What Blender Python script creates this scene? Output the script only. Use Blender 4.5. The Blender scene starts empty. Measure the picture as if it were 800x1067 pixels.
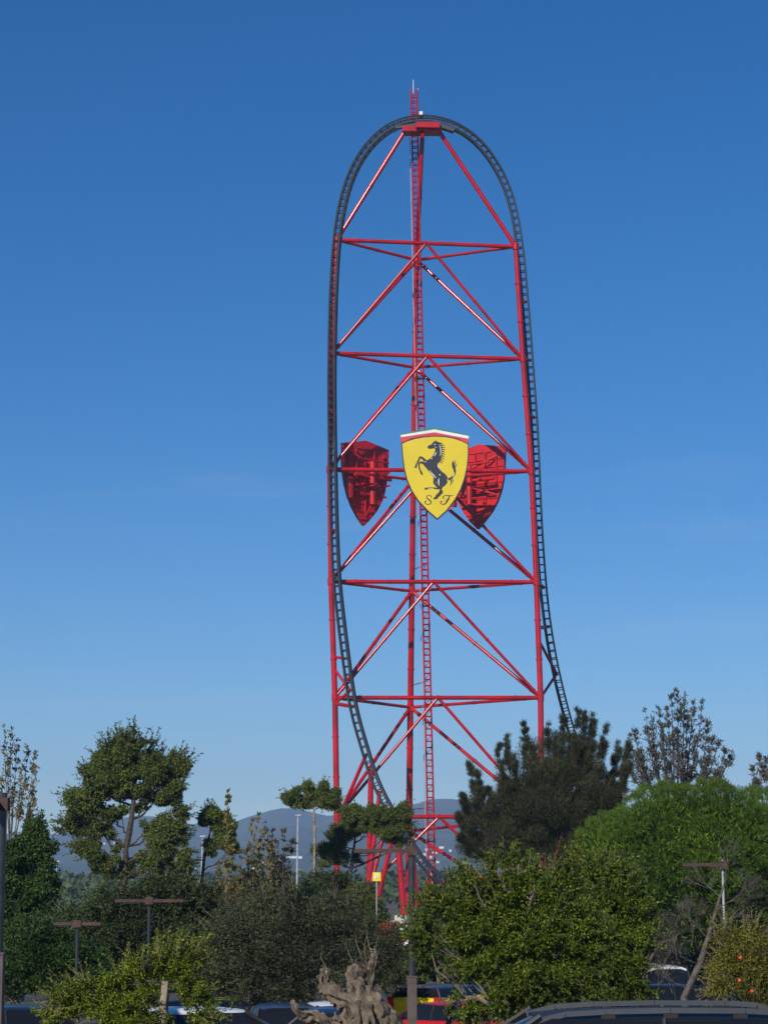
import bpy, math, random
import numpy as np
from mathutils import Vector, Matrix

random.seed(7)
rng = np.random.default_rng(11)
sc = bpy.context.scene
COL = sc.collection
R = math.radians

# ------------------------------------------------------------------ camera
F = 2200.0            # focal length in photo pixels (photo 800 x 1067)
HOR = 912.0           # photo row of the horizon
EYE = 2.5
PITCH = math.atan((HOR - 533.5) / F)
cam_data = bpy.data.cameras.new('camera')
cam_data.sensor_fit = 'VERTICAL'
cam_data.sensor_height = 24.0
cam_data.sensor_width = 18.0
cam_data.lens = F / 1067.0 * 24.0
cam_data.clip_start = 0.1
cam_data.clip_end = 30000
cam = bpy.data.objects.new('camera', cam_data)
COL.objects.link(cam)
cam.location = (0, 0, EYE)
cam.rotation_euler = (R(90) + PITCH, 0, 0)
sc.camera = cam

# ------------------------------------------------------------------ sky + sun
SUN_AZ, SUN_EL = 25.0, 31.5           # azimuth left of straight behind the camera, elevation
s = Vector((-math.sin(R(SUN_AZ)) * math.cos(R(SUN_EL)), -math.cos(R(SUN_AZ)) * math.cos(R(SUN_EL)), math.sin(R(SUN_EL))))
w = bpy.data.worlds.new('World')
sc.world = w
w.use_nodes = True
nt = w.node_tree
nt.nodes.clear()
sky = nt.nodes.new('ShaderNodeTexSky')
sky.sky_type = 'NISHITA'
sky.sun_disc = False
sky.sun_elevation = R(SUN_EL)
sky.sun_rotation = math.atan2(s.x, s.y)
sky.altitude = 0
sky.air_density = 0.9
sky.dust_density = 0.0
sky.ozone_density = 6.0
bg = nt.nodes.new('ShaderNodeBackground')
bg.inputs['Strength'].default_value = 0.091
wo = nt.nodes.new('ShaderNodeOutputWorld')
hsv = nt.nodes.new('ShaderNodeHueSaturation')
hsv.inputs['Saturation'].default_value = 1.27
hsv.inputs['Hue'].default_value = 0.504
nt.links.new(sky.outputs[0], hsv.inputs['Color'])
tcw = nt.nodes.new('ShaderNodeTexCoord')
mpw = nt.nodes.new('ShaderNodeMapping')
mpw.inputs['Scale'].default_value = (3.5, 3.5, 42)
nt.links.new(tcw.outputs['Generated'], mpw.inputs['Vector'])
nw = nt.nodes.new('ShaderNodeTexNoise')
nw.inputs['Scale'].default_value = 2.2
nw.inputs['Detail'].default_value = 6
nw.inputs['Roughness'].default_value = 0.55
nt.links.new(mpw.outputs[0], nw.inputs['Vector'])
mrw = nt.nodes.new('ShaderNodeMapRange')
mrw.inputs['From Min'].default_value = 0.57
mrw.inputs['From Max'].default_value = 0.80
mrw.inputs['To Max'].default_value = 0.09
sepw = nt.nodes.new('ShaderNodeSeparateXYZ')
nt.links.new(tcw.outputs['Generated'], sepw.inputs[0])
lowm = nt.nodes.new('ShaderNodeMapRange')
lowm.inputs['From Min'].default_value = 0.27
lowm.inputs['From Max'].default_value = 0.19
nt.links.new(sepw.outputs['Z'], lowm.inputs['Value'])
mulw = nt.nodes.new('ShaderNodeMath')
mulw.operation = 'MULTIPLY'
nt.links.new(nw.outputs['Fac'], mulw.inputs[0])
nt.links.new(lowm.outputs['Result'], mulw.inputs[1])
nt.links.new(mulw.outputs[0], mrw.inputs['Value'])
mxw = nt.nodes.new('ShaderNodeMix')
mxw.data_type = 'RGBA'
mxw.inputs['B'].default_value = (6.5, 7.2, 8.0, 1)
nt.links.new(mrw.outputs['Result'], mxw.inputs['Factor'])
nt.links.new(hsv.outputs['Color'], mxw.inputs['A'])
nt.links.new(mxw.outputs['Result'], bg.inputs['Color'])
nt.links.new(bg.outputs[0], wo.inputs['Surface'])

sun = bpy.data.lights.new('sun', 'SUN')
sun.energy = 4.8
sun.angle = R(0.53)
sun.color = (1.0, 0.94, 0.86)
so = bpy.data.objects.new('sun', sun)
COL.objects.link(so)
so.rotation_euler = s.to_track_quat('Z', 'Y').to_euler()
so.location = (0, 0, 200)

sc.view_settings.view_transform = 'Standard'
sc.view_settings.look = 'None'
sc.view_settings.gamma = 1
sc.view_settings.use_curve_mapping = False
sc.view_settings.exposure = 0.0
sc.cycles.max_bounces = 6
sc.cycles.diffuse_bounces = 3
sc.cycles.glossy_bounces = 3
sc.cycles.transmission_bounces = 4
sc.cycles.transparent_max_bounces = 6
sc.cycles.volume_bounces = 1
sc.cycles.use_denoising = True

# ------------------------------------------------------------------ helpers
def U(px, py, Y):
    """world point at depth Y that stands at photo pixel (px, py)"""
    dx = (px - 400.0) / F
    dy = (533.5 - py) / F
    c, sn = math.cos(PITCH), math.sin(PITCH)
    fy = c - dy * sn
    fz = sn + dy * c
    k = Y / fy
    return Vector((dx * k, Y, EYE + fz * k))

GP = [(-3000, 0), (14, 0), (20, -.32), (26, -.42), (32, -0.9), (45, -1.65), (60, -1.95), (120, -2.5), (240, -3.3), (300, -3.8), (900, -5), (12000, -6)]
def gz(y):
    for (a, za), (b, zb) in zip(GP, GP[1:]):
        if y <= b:
            return za + (zb - za) * (y - a) / (b - a)
    return GP[-1][1]

ORIG = {}
def link(o, parent=None):
    COL.objects.link(o)
    if parent is not None:
        o.parent = parent
    return o

def tag(o, label=None, cat=None, group=None, kind=None):
    if label: o['label'] = label
    if cat: o['category'] = cat
    if group: o['group'] = group
    if kind: o['kind'] = kind
    return o

def empty(name, loc, label=None, cat=None, group=None, rz=0.0, local=False):
    o = bpy.data.objects.new(name, None)
    o.empty_display_size = 0.3
    link(o)
    o.location = loc
    o.rotation_euler = (0, 0, rz)
    ORIG[o.name] = Vector((0, 0, 0)) if local else Vector(loc)
    return tag(o, label, cat, group)

def copy_tree(o, parent=None):
    c = o.copy()
    COL.objects.link(c)
    if parent is not None:
        c.parent = parent
    for ch in list(o.children):
        copy_tree(ch, c)
    return c

def mesh_obj(name, V, faces, mat, parent=None, smooth=False):
    """V (n,3) array, faces list of tuples or (m,k) int array"""
    V = np.asarray(V, dtype=np.float64).reshape(-1, 3)
    if parent is not None:
        org = ORIG.get(parent.name, Vector((0, 0, 0)))
        V = V - np.array(org)
    me = bpy.data.meshes.new(name)
    if isinstance(faces, np.ndarray):
        m, k = faces.shape
        me.vertices.add(len(V))
        me.vertices.foreach_set('co', V.astype(np.float32).ravel())
        me.loops.add(m * k)
        me.loops.foreach_set('vertex_index', faces.astype(np.int32).ravel())
        me.polygons.add(m)
        me.polygons.foreach_set('loop_start', np.arange(0, m * k, k, dtype=np.int32))
        me.update(calc_edges=True)
    else:
        me.from_pydata([tuple(v) for v in V], [], faces)
        me.update()
    if smooth:
        me.polygons.foreach_set('use_smooth', [True] * len(me.polygons))
    for mt in (mat if isinstance(mat, (list, tuple)) else [mat]):
        me.materials.append(mt)
    o = bpy.data.objects.new(name, me)
    link(o, parent)
    if parent is not None:
        ORIG[o.name] = ORIG.get(parent.name, Vector((0, 0, 0)))
    return o

class MB:
    def __init__(self):
        self.v = []
        self.f = []
    def add(self, vs, fs):
        b = len(self.v)
        self.v += [tuple(p) for p in vs]
        self.f += [tuple(i + b for i in f) for f in fs]
        return self
    def tube(self, p0, p1, r0, r1=None, n=10, caps=True):
        return self.path([p0, p1], [r0, r0 if r1 is None else r1], n, caps)
    def path(self, pts, rad, n=8, caps=True, wob=0.0, closed=False):
        pts = [Vector(p) for p in pts]
        if not isinstance(rad, (list, tuple)):
            rad = [rad] * len(pts)
        T = []
        for i in range(len(pts)):
            a, b = pts[max(i - 1, 0)], pts[min(i + 1, len(pts) - 1)]
            d = (b - a)
            T.append(d.normalized() if d.length > 1e-9 else Vector((0, 0, 1)))
        ref = Vector((0, 0, 1)) if abs(T[0].z) < 0.9 else Vector((0, 1, 0))
        x = T[0].cross(ref).normalized()
        vs, fs = [], []
        for i, p in enumerate(pts):
            x = (x - T[i] * x.dot(T[i]))
            x = x.normalized() if x.length > 1e-6 else T[i].orthogonal().normalized()
            y = T[i].cross(x)
            for k in range(n):
                a = 2 * math.pi * k / n
                rr = rad[i] * (1 + (random.uniform(-wob, wob) if wob else 0))
                vs.append(p + x * (math.cos(a) * rr) + y * (math.sin(a) * rr))
        for i in range(len(pts) - 1):
            for k in range(n):
                k2 = (k + 1) % n
                fs.append((i * n + k, i * n + k2, (i + 1) * n + k2, (i + 1) * n + k))
        if caps:
            fs.append(tuple(range(n - 1, -1, -1)))
            fs.append(tuple((len(pts) - 1) * n + k for k in range(n)))
        return self.add(vs, fs)
    def box(self, c, size, M=None):
        sx, sy, sz = size[0] / 2, size[1] / 2, size[2] / 2
        c = Vector(c)
        vs = []
        for dz in (-sz, sz):
            for dx, dy in ((-sx, -sy), (sx, -sy), (sx, sy), (-sx, sy)):
                p = Vector((dx, dy, dz))
                if M is not None:
                    p = M @ p
                vs.append(c + p)
        return self.add(vs, [(3, 2, 1, 0), (4, 5, 6, 7), (0, 1, 5, 4), (1, 2, 6, 5), (2, 3, 7, 6), (3, 0, 4, 7)])
    def beam(self, a, b, wd, ht, up=Vector((0, 0, 1))):
        a, b = Vector(a), Vector(b)
        t = (b - a).normalized()
        sd = t.cross(up)
        sd = sd.normalized() if sd.length > 1e-5 else t.orthogonal().normalized()
        u = sd.cross(t)
        vs = []
        for p in (a, b):
            for i, j in ((-1, -1), (1, -1), (1, 1), (-1, 1)):
                vs.append(p + sd * (i * wd / 2) + u * (j * ht / 2))
        return self.add(vs, [(3, 2, 1, 0), (4, 5, 6, 7), (0, 1, 5, 4), (1, 2, 6, 5), (2, 3, 7, 6), (3, 0, 4, 7)])
    def prism(self, poly, y0, y1):
        """poly in local (x,z); front at y0 (towards -y), back at y1"""
        n = len(poly)
        area = sum(poly[i][0] * poly[(i + 1) % n][1] - poly[(i + 1) % n][0] * poly[i][1] for i in range(n))
        if area < 0:
            poly = poly[::-1]
        vs = [(x, y0, z) for x, z in poly] + [(x, y1, z) for x, z in poly]
        fs = [tuple(range(n)), tuple(range(2 * n - 1, n - 1, -1))]
        for i in range(n):
            j = (i + 1) % n
            fs.append((j, i, n + i, n + j))
        return self.add(vs, fs)
    def stroke(self, pts, wid, y0, y1, sub=4):
        """a flat ribbon with a width per point, extruded in y; pts in (x,z)"""
        P = []
        W = []
        n = len(pts)
        for i in range(n - 1):
            p0 = pts[max(i - 1, 0)]; p1 = pts[i]; p2 = pts[i + 1]; p3 = pts[min(i + 2, n - 1)]
            for k in range(sub):
                t = k / sub
                q = []
                for c in (0, 1):
                    q.append(0.5 * ((2 * p1[c]) + (-p0[c] + p2[c]) * t + (2 * p0[c] - 5 * p1[c] + 4 * p2[c] - p3[c]) * t * t + (-p0[c] + 3 * p1[c] - 3 * p2[c] + p3[c]) * t ** 3))
                P.append(q)
                W.append(wid[i] + (wid[i + 1] - wid[i]) * t)
        P.append(list(pts[-1])); W.append(wid[-1])
        L, Rr = [], []
        for i in range(len(P)):
            a, b = P[max(i - 1, 0)], P[min(i + 1, len(P) - 1)]
            dx, dz = b[0] - a[0], b[1] - a[1]
            l = math.hypot(dx, dz) or 1
            nx, nz = -dz / l, dx / l
            L.append((P[i][0] + nx * W[i] / 2, P[i][1] + nz * W[i] / 2))
            Rr.append((P[i][0] - nx * W[i] / 2, P[i][1] - nz * W[i] / 2))
        vs, fs = [], []
        for (lx, lz), (rx, rz) in zip(L, Rr):
            vs += [(lx, y0, lz), (rx, y0, rz), (lx, y1, lz), (rx, y1, rz)]
        for i in range(len(P) - 1):
            a = i * 4; b = a + 4
            fs += [(a, a + 1, b + 1, b), (a + 2, b + 2, b + 3, a + 3), (a, b, b + 2, a + 2), (a + 1, a + 3, b + 3, b + 1)]
        fs += [(0, 2, 3, 1)]
        e = (len(P) - 1) * 4
        fs += [(e, e + 1, e + 3, e + 2)]
        return self.add(vs, fs)
    def build(self, name, mat, parent=None, smooth=False):
        o = mesh_obj(name, self.v, self.f, mat, parent, smooth)
        if smooth:
            try:
                o.data.set_sharp_from_angle(angle=R(40))
            except Exception:
                pass
        return o

# ------------------------------------------------------------------ materials
def new_mat(name):
    m = bpy.data.materials.new(name)
    m.use_nodes = True
    return m, m.node_tree, m.node_tree.nodes['Principled BSDF']

def paint(name, col, rough=0.4, metal=0.0, var=0.12, scale=3.0, coat=0.0, bump=0.0, detail=5, spec=0.5, dirt=None):
    m, t, b = new_mat(name)
    tc = t.nodes.new('ShaderNodeTexCoord')
    nz = t.nodes.new('ShaderNodeTexNoise')
    nz.inputs['Scale'].default_value = scale
    nz.inputs['Detail'].default_value = detail
    t.links.new(tc.outputs['Object'], nz.inputs['Vector'])
    mx = t.nodes.new('ShaderNodeMix')
    mx.data_type = 'RGBA'
    d = dirt if dirt else tuple(c * (1 - 2 * var) for c in col)
    mx.inputs['A'].default_value = (*d, 1)
    mx.inputs['B'].default_value = (*[min(1, c * (1 + var)) for c in col], 1)
    rp = t.nodes.new('ShaderNodeMapRange')
    rp.inputs['From Min'].default_value = 0.3
    rp.inputs['From Max'].default_value = 0.6
    t.links.new(nz.outputs['Fac'], rp.inputs['Value'])
    t.links.new(rp.outputs['Result'], mx.inputs['Factor'])
    t.links.new(mx.outputs['Result'], b.inputs['Base Color'])
    b.inputs['Roughness'].default_value = rough
    b.inputs['Metallic'].default_value = metal
    b.inputs['Coat Weight'].default_value = coat
    b.inputs['Coat Roughness'].default_value = 0.17 if 'steel' in name else 0.06
    b.inputs['Specular IOR Level'].default_value = spec
    if bump:
        bp = t.nodes.new('ShaderNodeBump')
        bp.inputs['Strength'].default_value = bump
        bp.inputs['Distance'].default_value = 0.05
        t.links.new(nz.outputs['Fac'], bp.inputs['Height'])
        t.links.new(bp.outputs['Normal'], b.inputs['Normal'])
    return m

def leaf_mat(name, c1, c2, c3=None, rough=0.45, trans=0.25, spec=0.35, nscale=0.6):
    """per-leaf colour variation (random per island) and slow variation through the crown"""
    m, t, b = new_mat(name)
    g = t.nodes.new('ShaderNodeNewGeometry')
    cr = t.nodes.new('ShaderNodeValToRGB')
    cr.color_ramp.elements[0].color = (*c1, 1)
    cr.color_ramp.elements[1].color = (*c2, 1)
    cr.color_ramp.elements[1].position = 0.85
    if c3:
        e = cr.color_ramp.elements.new(1.0)
        e.color = (*c3, 1)
    t.links.new(g.outputs['Random Per Island'], cr.inputs['Fac'])
    tc = t.nodes.new('ShaderNodeTexCoord')
    nz = t.nodes.new('ShaderNodeTexNoise')
    nz.inputs['Scale'].default_value = nscale
    nz.inputs['Detail'].default_value = 3
    t.links.new(tc.outputs['Object'], nz.inputs['Vector'])
    hs = t.nodes.new('ShaderNodeHueSaturation')
    mr = t.nodes.new('ShaderNodeMapRange')
    mr.inputs['From Min'].default_value = 0.3
    mr.inputs['From Max'].default_value = 0.7
    mr.inputs['To Min'].default_value = 0.65
    mr.inputs['To Max'].default_value = 1.35
    t.links.new(nz.outputs['Fac'], mr.inputs['Value'])
    t.links.new(mr.outputs['Result'], hs.inputs['Value'])
    t.links.new(cr.outputs['Color'], hs.inputs['Color'])
    t.links.new(hs.outputs['Color'], b.inputs['Base Color'])
    b.inputs['Roughness'].default_value = 0.6
    b.inputs['Specular IOR Level'].default_value = 0.14
    if trans:
        tr = t.nodes.new('ShaderNodeBsdfTranslucent')
        h2 = t.nodes.new('ShaderNodeHueSaturation')
        h2.inputs['Value'].default_value = 1.5
        h2.inputs['Hue'].default_value = 0.485
        t.links.new(hs.outputs['Color'], h2.inputs['Color'])
        t.links.new(h2.outputs['Color'], tr.inputs['Color'])
        mix = t.nodes.new('ShaderNodeMixShader')
        mix.inputs['Fac'].default_value = trans
        out = t.nodes['Material Output']
        t.links.new(b.outputs[0], mix.inputs[1])
        t.links.new(tr.outputs[0], mix.inputs[2])
        t.links.new(mix.outputs[0], out.inputs['Surface'])
    return m

def glass_dark(name, col=(0.01, 0.012, 0.015)):
    m, t, b = new_mat(name)
    tc = t.nodes.new('ShaderNodeTexCoord')
    nz = t.nodes.new('ShaderNodeTexNoise')
    nz.inputs['Scale'].default_value = 8
    t.links.new(tc.outputs['Object'], nz.inputs['Vector'])
    mr = t.nodes.new('ShaderNodeMapRange')
    mr.inputs['To Min'].default_value = 0.03
    mr.inputs['To Max'].default_value = 0.094
    t.links.new(nz.outputs['Fac'], mr.inputs['Value'])
    t.links.new(mr.outputs['Result'], b.inputs['Roughness'])
    b.inputs['Base Color'].default_value = (*col, 1)
    b.inputs['Specular IOR Level'].default_value = 0.45
    return m

M = {}
M['red'] = paint('red_steel_paint', (0.40, 0.003, 0.006), 0.27, var=0.16, scale=0.35, spec=0.4, coat=0.35)
M['red_panel'] = paint('red_panel_paint', (0.50, 0.008, 0.012), 0.42, var=0.12, scale=0.6)
M['track'] = paint('dark_track_paint', (0.024, 0.027, 0.033), 0.45, var=0.15, scale=0.5)
M['tie'] = paint('track_tie_paint', (0.028, 0.031, 0.037), 0.45, var=0.15, scale=0.5)
M['yellow'] = paint('yellow_sign_paint', (0.66, 0.50, 0.004), 0.42, var=0.03, scale=0.3)
M['black'] = paint('black_sign_paint', (0.012, 0.013, 0.02), 0.45, var=0.1, scale=0.5)
M['white'] = paint('white_sign_paint', (0.72, 0.72, 0.70), 0.45, var=0.03, scale=0.5)
M['green'] = paint('green_sign_paint', (0.02, 0.20, 0.10), 0.45, var=0.05, scale=0.5)
M['chevred'] = paint('red_chevron_paint', (0.60, 0.035, 0.05), 0.45, var=0.05, scale=0.5)
M['antenna'] = paint('white_antenna_paint', (0.75, 0.75, 0.75), 0.4)
M['concrete'] = paint('pale_concrete', (0.50, 0.48, 0.45), 0.85, var=0.12, scale=1.5, bump=0.2)
M['wallwhite'] = paint('white_render', (0.72, 0.70, 0.66), 0.85, var=0.08, scale=0.4)
M['rooftile'] = paint('terracotta_roof', (0.32, 0.13, 0.07), 0.8, var=0.2, scale=1.0)
M['corten'] = paint('brown_rusted_steel', (0.062, 0.030, 0.022), 0.75, var=0.25, scale=6, bump=0.15)
M['plinth'] = paint('brown_plinth_paint', (0.085, 0.062, 0.052), 0.7, var=0.15, scale=4, bump=0.1)
M['pole'] = paint('dark_grey_pole_metal', (0.075, 0.078, 0.082), 0.28, metal=0.6, var=0.1, scale=4)
M['galv'] = paint('galvanised_pole_metal', (0.42, 0.43, 0.44), 0.5, metal=0.3, var=0.1)
M['bark'] = paint('grey_brown_bark', (0.15, 0.12, 0.095), 0.9, var=0.3, scale=6, bump=0.6)
M['bark_dark'] = paint('dark_bark', (0.055, 0.04, 0.03), 0.9, var=0.3, scale=6, bump=0.6)
M['bark_pale'] = paint('pale_bark', (0.24, 0.19, 0.14), 0.85, var=0.25, scale=5, bump=0.5)
M['bark_red'] = paint('reddish_bark', (0.15, 0.06, 0.045), 0.9, var=0.25, scale=5, bump=0.5)
M['asphalt'] = paint('car_park_asphalt', (0.055, 0.055, 0.056), 0.9, var=0.2, scale=2.5, bump=0.15)
M['line'] = paint('white_line_paint', (0.7, 0.7, 0.68), 0.7, var=0.1, scale=5)
M['soil'] = paint('soil_and_dry_grass', (0.085, 0.075, 0.042), 0.95, var=0.35, scale=0.35, bump=0.3, detail=8)
M['glass'] = glass_dark('car_glass')
M['tyre'] = paint('tyre_rubber', (0.02, 0.02, 0.02), 0.85)
M['rim'] = paint('alloy_rim', (0.45, 0.45, 0.46), 0.35, metal=0.8)
M['trim'] = paint('black_trim', (0.015, 0.015, 0.016), 0.5)
M['silver'] = paint('brushed_rail', (0.09, 0.092, 0.096), 0.45, metal=0.5, var=0.05)
M['taillight'] = paint('red_tail_light', (0.45, 0.01, 0.012), 0.15, var=0.05)
M['headlight'] = paint('clear_headlight', (0.6, 0.62, 0.64), 0.1, var=0.05)
M['fruit'] = paint('red_orange_fruit', (0.55, 0.07, 0.02), 0.4, var=0.2, scale=10)
M['signyellow'] = paint('yellow_parking_sign', (0.75, 0.62, 0.02), 0.4, var=0.03)

def old_bark():
    m, t, b = new_mat('old_olive_bark')
    tc = t.nodes.new('ShaderNodeTexCoord')
    mp = t.nodes.new('ShaderNodeMapping'); mp.inputs['Scale'].default_value = (1, 1, .3)
    t.links.new(tc.outputs['Object'], mp.inputs['Vector'])
    n1 = t.nodes.new('ShaderNodeTexNoise'); n1.inputs['Scale'].default_value = 16; n1.inputs['Detail'].default_value = 8; n1.inputs['Roughness'].default_value = .7; n1.inputs['Distortion'].default_value = .8
    n2 = t.nodes.new('ShaderNodeTexNoise'); n2.inputs['Scale'].default_value = 4; n2.inputs['Detail'].default_value = 4
    t.links.new(mp.outputs[0], n1.inputs['Vector']); t.links.new(tc.outputs['Object'], n2.inputs['Vector'])
    cr = t.nodes.new('ShaderNodeValToRGB')
    cr.color_ramp.elements[0].position = .43; cr.color_ramp.elements[0].color = (.035, .027, .02, 1)
    cr.color_ramp.elements[1].position = .60; cr.color_ramp.elements[1].color = (.225, .175, .12, 1)
    e = cr.color_ramp.elements.new(.51); e.color = (.14, .112, .085, 1)
    mx = t.nodes.new('ShaderNodeMath'); mx.operation = 'MULTIPLY_ADD'; mx.inputs[1].default_value = .45; 
    t.links.new(n2.outputs['Fac'], mx.inputs[0])
    ml = t.nodes.new('ShaderNodeMath'); ml.operation = 'MULTIPLY'; ml.inputs[1].default_value = .58
    t.links.new(n1.outputs['Fac'], ml.inputs[0]); t.links.new(ml.outputs[0], mx.inputs[2])
    t.links.new(mx.outputs[0], cr.inputs['Fac']); t.links.new(cr.outputs[0], b.inputs['Base Color'])
    b.inputs['Roughness'].default_value = .9; b.inputs['Specular IOR Level'].default_value = .2
    bp = t.nodes.new('ShaderNodeBump'); bp.inputs['Strength'].default_value = .9; bp.inputs['Distance'].default_value = .03
    t.links.new(n1.outputs['Fac'], bp.inputs['Height']); t.links.new(bp.outputs[0], b.inputs['Normal'])
    return m
M['bark_old'] = old_bark()
# leaves
M['l_euc'] = leaf_mat('eucalyptus_leaf', (0.04, 0.064, 0.015), (0.14, 0.18, 0.036), (0.19, 0.17, 0.045), nscale=0.35)
M['l_citrus'] = leaf_mat('citrus_leaf', (0.032, 0.06, 0.007), (0.115, 0.165, 0.014), (0.24, 0.25, 0.025), rough=0.5, spec=0.3, nscale=0.8)
M['l_citrus_y'] = leaf_mat('young_citrus_leaf', (0.045, 0.078, 0.008), (0.16, 0.2, 0.016), (0.27, 0.26, 0.03), rough=0.5, spec=0.3, nscale=1.0)
M['l_olive'] = leaf_mat('olive_leaf', (0.03, 0.036, 0.018), (0.078, 0.088, 0.042), (0.12, 0.125, 0.07), trans=0.1, nscale=0.5)
M['l_dark'] = leaf_mat('dark_leaf', (0.02, 0.034, 0.012), (0.062, 0.084, 0.026), (0.095, 0.105, 0.035), trans=0.15, nscale=0.4)
M['l_ivy'] = leaf_mat('deep_green_leaf', (0.018, 0.044, 0.012), (0.06, 0.11, 0.022), (0.1, 0.16, 0.03), nscale=0.5)
M['l_pine'] = leaf_mat('umbrella_pine_needle', (0.032, 0.07, 0.008), (0.105, 0.175, 0.014), (0.16, 0.22, 0.022), trans=0.2, nscale=0.35)
M['l_cas'] = leaf_mat('casuarina_needle', (0.024, 0.032, 0.013), (0.06, 0.064, 0.026), (0.1, 0.082, 0.038), trans=0.12, nscale=0.3)
M['l_dry'] = leaf_mat('dry_brown_leaf', (0.09, 0.085, 0.025), (0.22, 0.18, 0.05), (0.28, 0.18, 0.06), nscale=0.5)
M['l_sparse'] = leaf_mat('sparse_dusky_leaf', (0.046, 0.046, 0.033), (0.111, 0.098, 0.072), (0.169, 0.130, 0.091), trans=0.1, nscale=0.5)
M['l_yellow'] = leaf_mat('yellow_green_leaf', (0.08, 0.095, 0.012), (0.19, 0.185, 0.03), (0.28, 0.2, 0.045), nscale=0.8)
M['l_red'] = leaf_mat('red_orange_leaf', (0.25, 0.04, 0.02), (0.42, 0.10, 0.04), (0.5, 0.2, 0.1), nscale=0.8)
M['l_far'] = leaf_mat('distant_tree_leaf', (0.030, 0.048, 0.021), (0.075, 0.105, 0.042), trans=0.0, nscale=0.02)

# ------------------------------------------------------------------ ground, hills
ys = [-2500, -200, 0, 10, 14, 20, 26, 32, 38, 45, 52, 60, 80, 120, 200, 240, 300, 500, 900, 1500, 3000, 6900]
xs = [-9500, -3000, -800, -200, -60, -20, 0, 20, 60, 200, 800, 3000, 9500]
V = [(x, y, gz(y)) for y in ys for x in xs]
Fc = []
for j in range(len(ys) - 1):
    for i in range(len(xs) - 1):
        a = j * len(xs) + i
        Fc.append((a, a + 1, a + 1 + len(xs), a + len(xs)))
tag(mesh_obj('ground', V, Fc, M['soil']), kind='structure')
# asphalt: the upper terrace where the near car stands, and the lower car park
def strip(name, x0, x1, yl, mat, lift):
    V = [(x, y, gz(y) + lift) for y in yl for x in (x0, x1)]
    return tag(mesh_obj(name, V, [(2 * j, 2 * j + 1, 2 * j + 3, 2 * j + 2) for j in range(len(yl) - 1)], mat), kind='structure')
strip('upper_car_park', -60, 60, [-40, -20, 0, 10, 14, 20, 24.5], M['asphalt'], 0.004)
strip('lower_car_park', -70, 70, [36, 38, 45, 52, 60, 80, 92], M['asphalt'], 0.004)
kb = MB()
kb.box((0, 24.6, gz(24.6) + .05), (120, 0.16, 0.14))
tag(kb.build('kerb', M['concrete']), kind='structure')
lm = MB()
for i in range(-16, 17):
    x = i * 2.6
    lm.add([(x - .05, 40, gz(40) + .008), (x + .05, 40, gz(40) + .008), (x + .05, 45, gz(45) + .008), (x - .05, 45, gz(45) + .008)], [(0, 1, 2, 3)])
    lm.add([(x - .05, 57, gz(57) + .008), (x + .05, 57, gz(57) + .008), (x + .05, 60, gz(60) + .008), (x - .05, 60, gz(60) + .008)], [(0, 1, 2, 3)])
tag(lm.build('parking_lines', M['line']), kind='structure')

# mountains: real terrain rising from 1.4 km to a ridge near 6 km
ridge = [(-900, 880), (-300, 868), (-60, 866), (40, 869), (75, 868), (110, 858), (140, 849), (165, 850), (200, 858), (232, 862), (255, 852), (275, 846), (292, 841), (310, 842),
         (345, 850), (380, 846), (405, 843), (430, 838), (446, 832), (468, 831), (490, 835), (530, 846), (600, 858), (700, 868), (850, 874), (1300, 884), (1900, 892)]
RX = np.array([a for a, b in ridge], float); RY = np.array([b for a, b in ridge], float)
def fbm(x, y, seed, octs=5):
    r = np.random.default_rng(seed)
    out = np.zeros_like(x); amp = 1.0; fr = 1.0
    for o in range(octs):
        for k in range(4):
            a = r.uniform(0, 6.28); p = r.uniform(0, 6.28)
            out += amp * 0.25 * np.sin((x * math.cos(a) + y * math.sin(a)) * fr + p)
        amp *= 0.5; fr *= 2.03
    return out
NU, NVv = 240, 70
uu = np.linspace(-900, 1900, NU)
tt = np.linspace(0, 1, NVv)
DD = 1500 + tt * 5200
PXg, Dg = np.meshgrid(uu, DD)
Tg = (Dg - 1500) / 4500
ridz = np.interp(PXg, RX, RY)
elev = np.tan(np.arctan((533.5 - ridz) / F) + PITCH)
H6 = EYE + elev * 6000 + 6
prof = np.where(Tg <= 1, 0.10 * Tg + 0.90 * np.clip((Tg - 0.25) / 0.75, 0, 1) ** 1.6, 1 - 1.6 * (Tg - 1))
Xg = (PXg - 400) / F * Dg
rough = fbm(Xg / 420, Dg / 420, 3) * 0.16 * np.sin(np.clip(Tg, 0, 1) * math.pi)
Zg = -6 + H6 * np.clip(prof * (1 + rough * 1.3), 0, 1.2)
Vh = np.stack([Xg, Dg, Zg], -1).reshape(-1, 3)
Vh[:, 2] -= 0.5 * (Tg.ravel() < 0.01)
idx = np.arange(NU * NVv).reshape(NVv, NU)
Fh = np.stack([idx[:-1, :-1], idx[:-1, 1:], idx[1:, 1:], idx[1:, :-1]], -1).reshape(-1, 4)
mh, th, bh = new_mat('wooded_mountain')
tc = th.nodes.new('ShaderNodeTexCoord')
n1 = th.nodes.new('ShaderNodeTexNoise'); n1.inputs['Scale'].default_value = 0.004; n1.inputs['Detail'].default_value = 9
n1.inputs['Roughness'].default_value = 0.65
th.links.new(tc.outputs['Object'], n1.inputs['Vector'])
cr = th.nodes.new('ShaderNodeValToRGB')
cr.color_ramp.elements[0].position = 0.35; cr.color_ramp.elements[0].color = (0.025, 0.04, 0.018, 1)
cr.color_ramp.elements[1].position = 0.62; cr.color_ramp.elements[1].color = (0.075, 0.09, 0.04, 1)
e = cr.color_ramp.elements.new(0.70); e.color = (0.24, 0.20, 0.13, 1)
th.links.new(n1.outputs['Fac'], cr.inputs['Fac'])
th.links.new(cr.outputs['Color'], bh.inputs['Base Color'])
bh.inputs['Roughness'].default_value = 1
bh.inputs['Specular IOR Level'].default_value = 0.1
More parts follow.
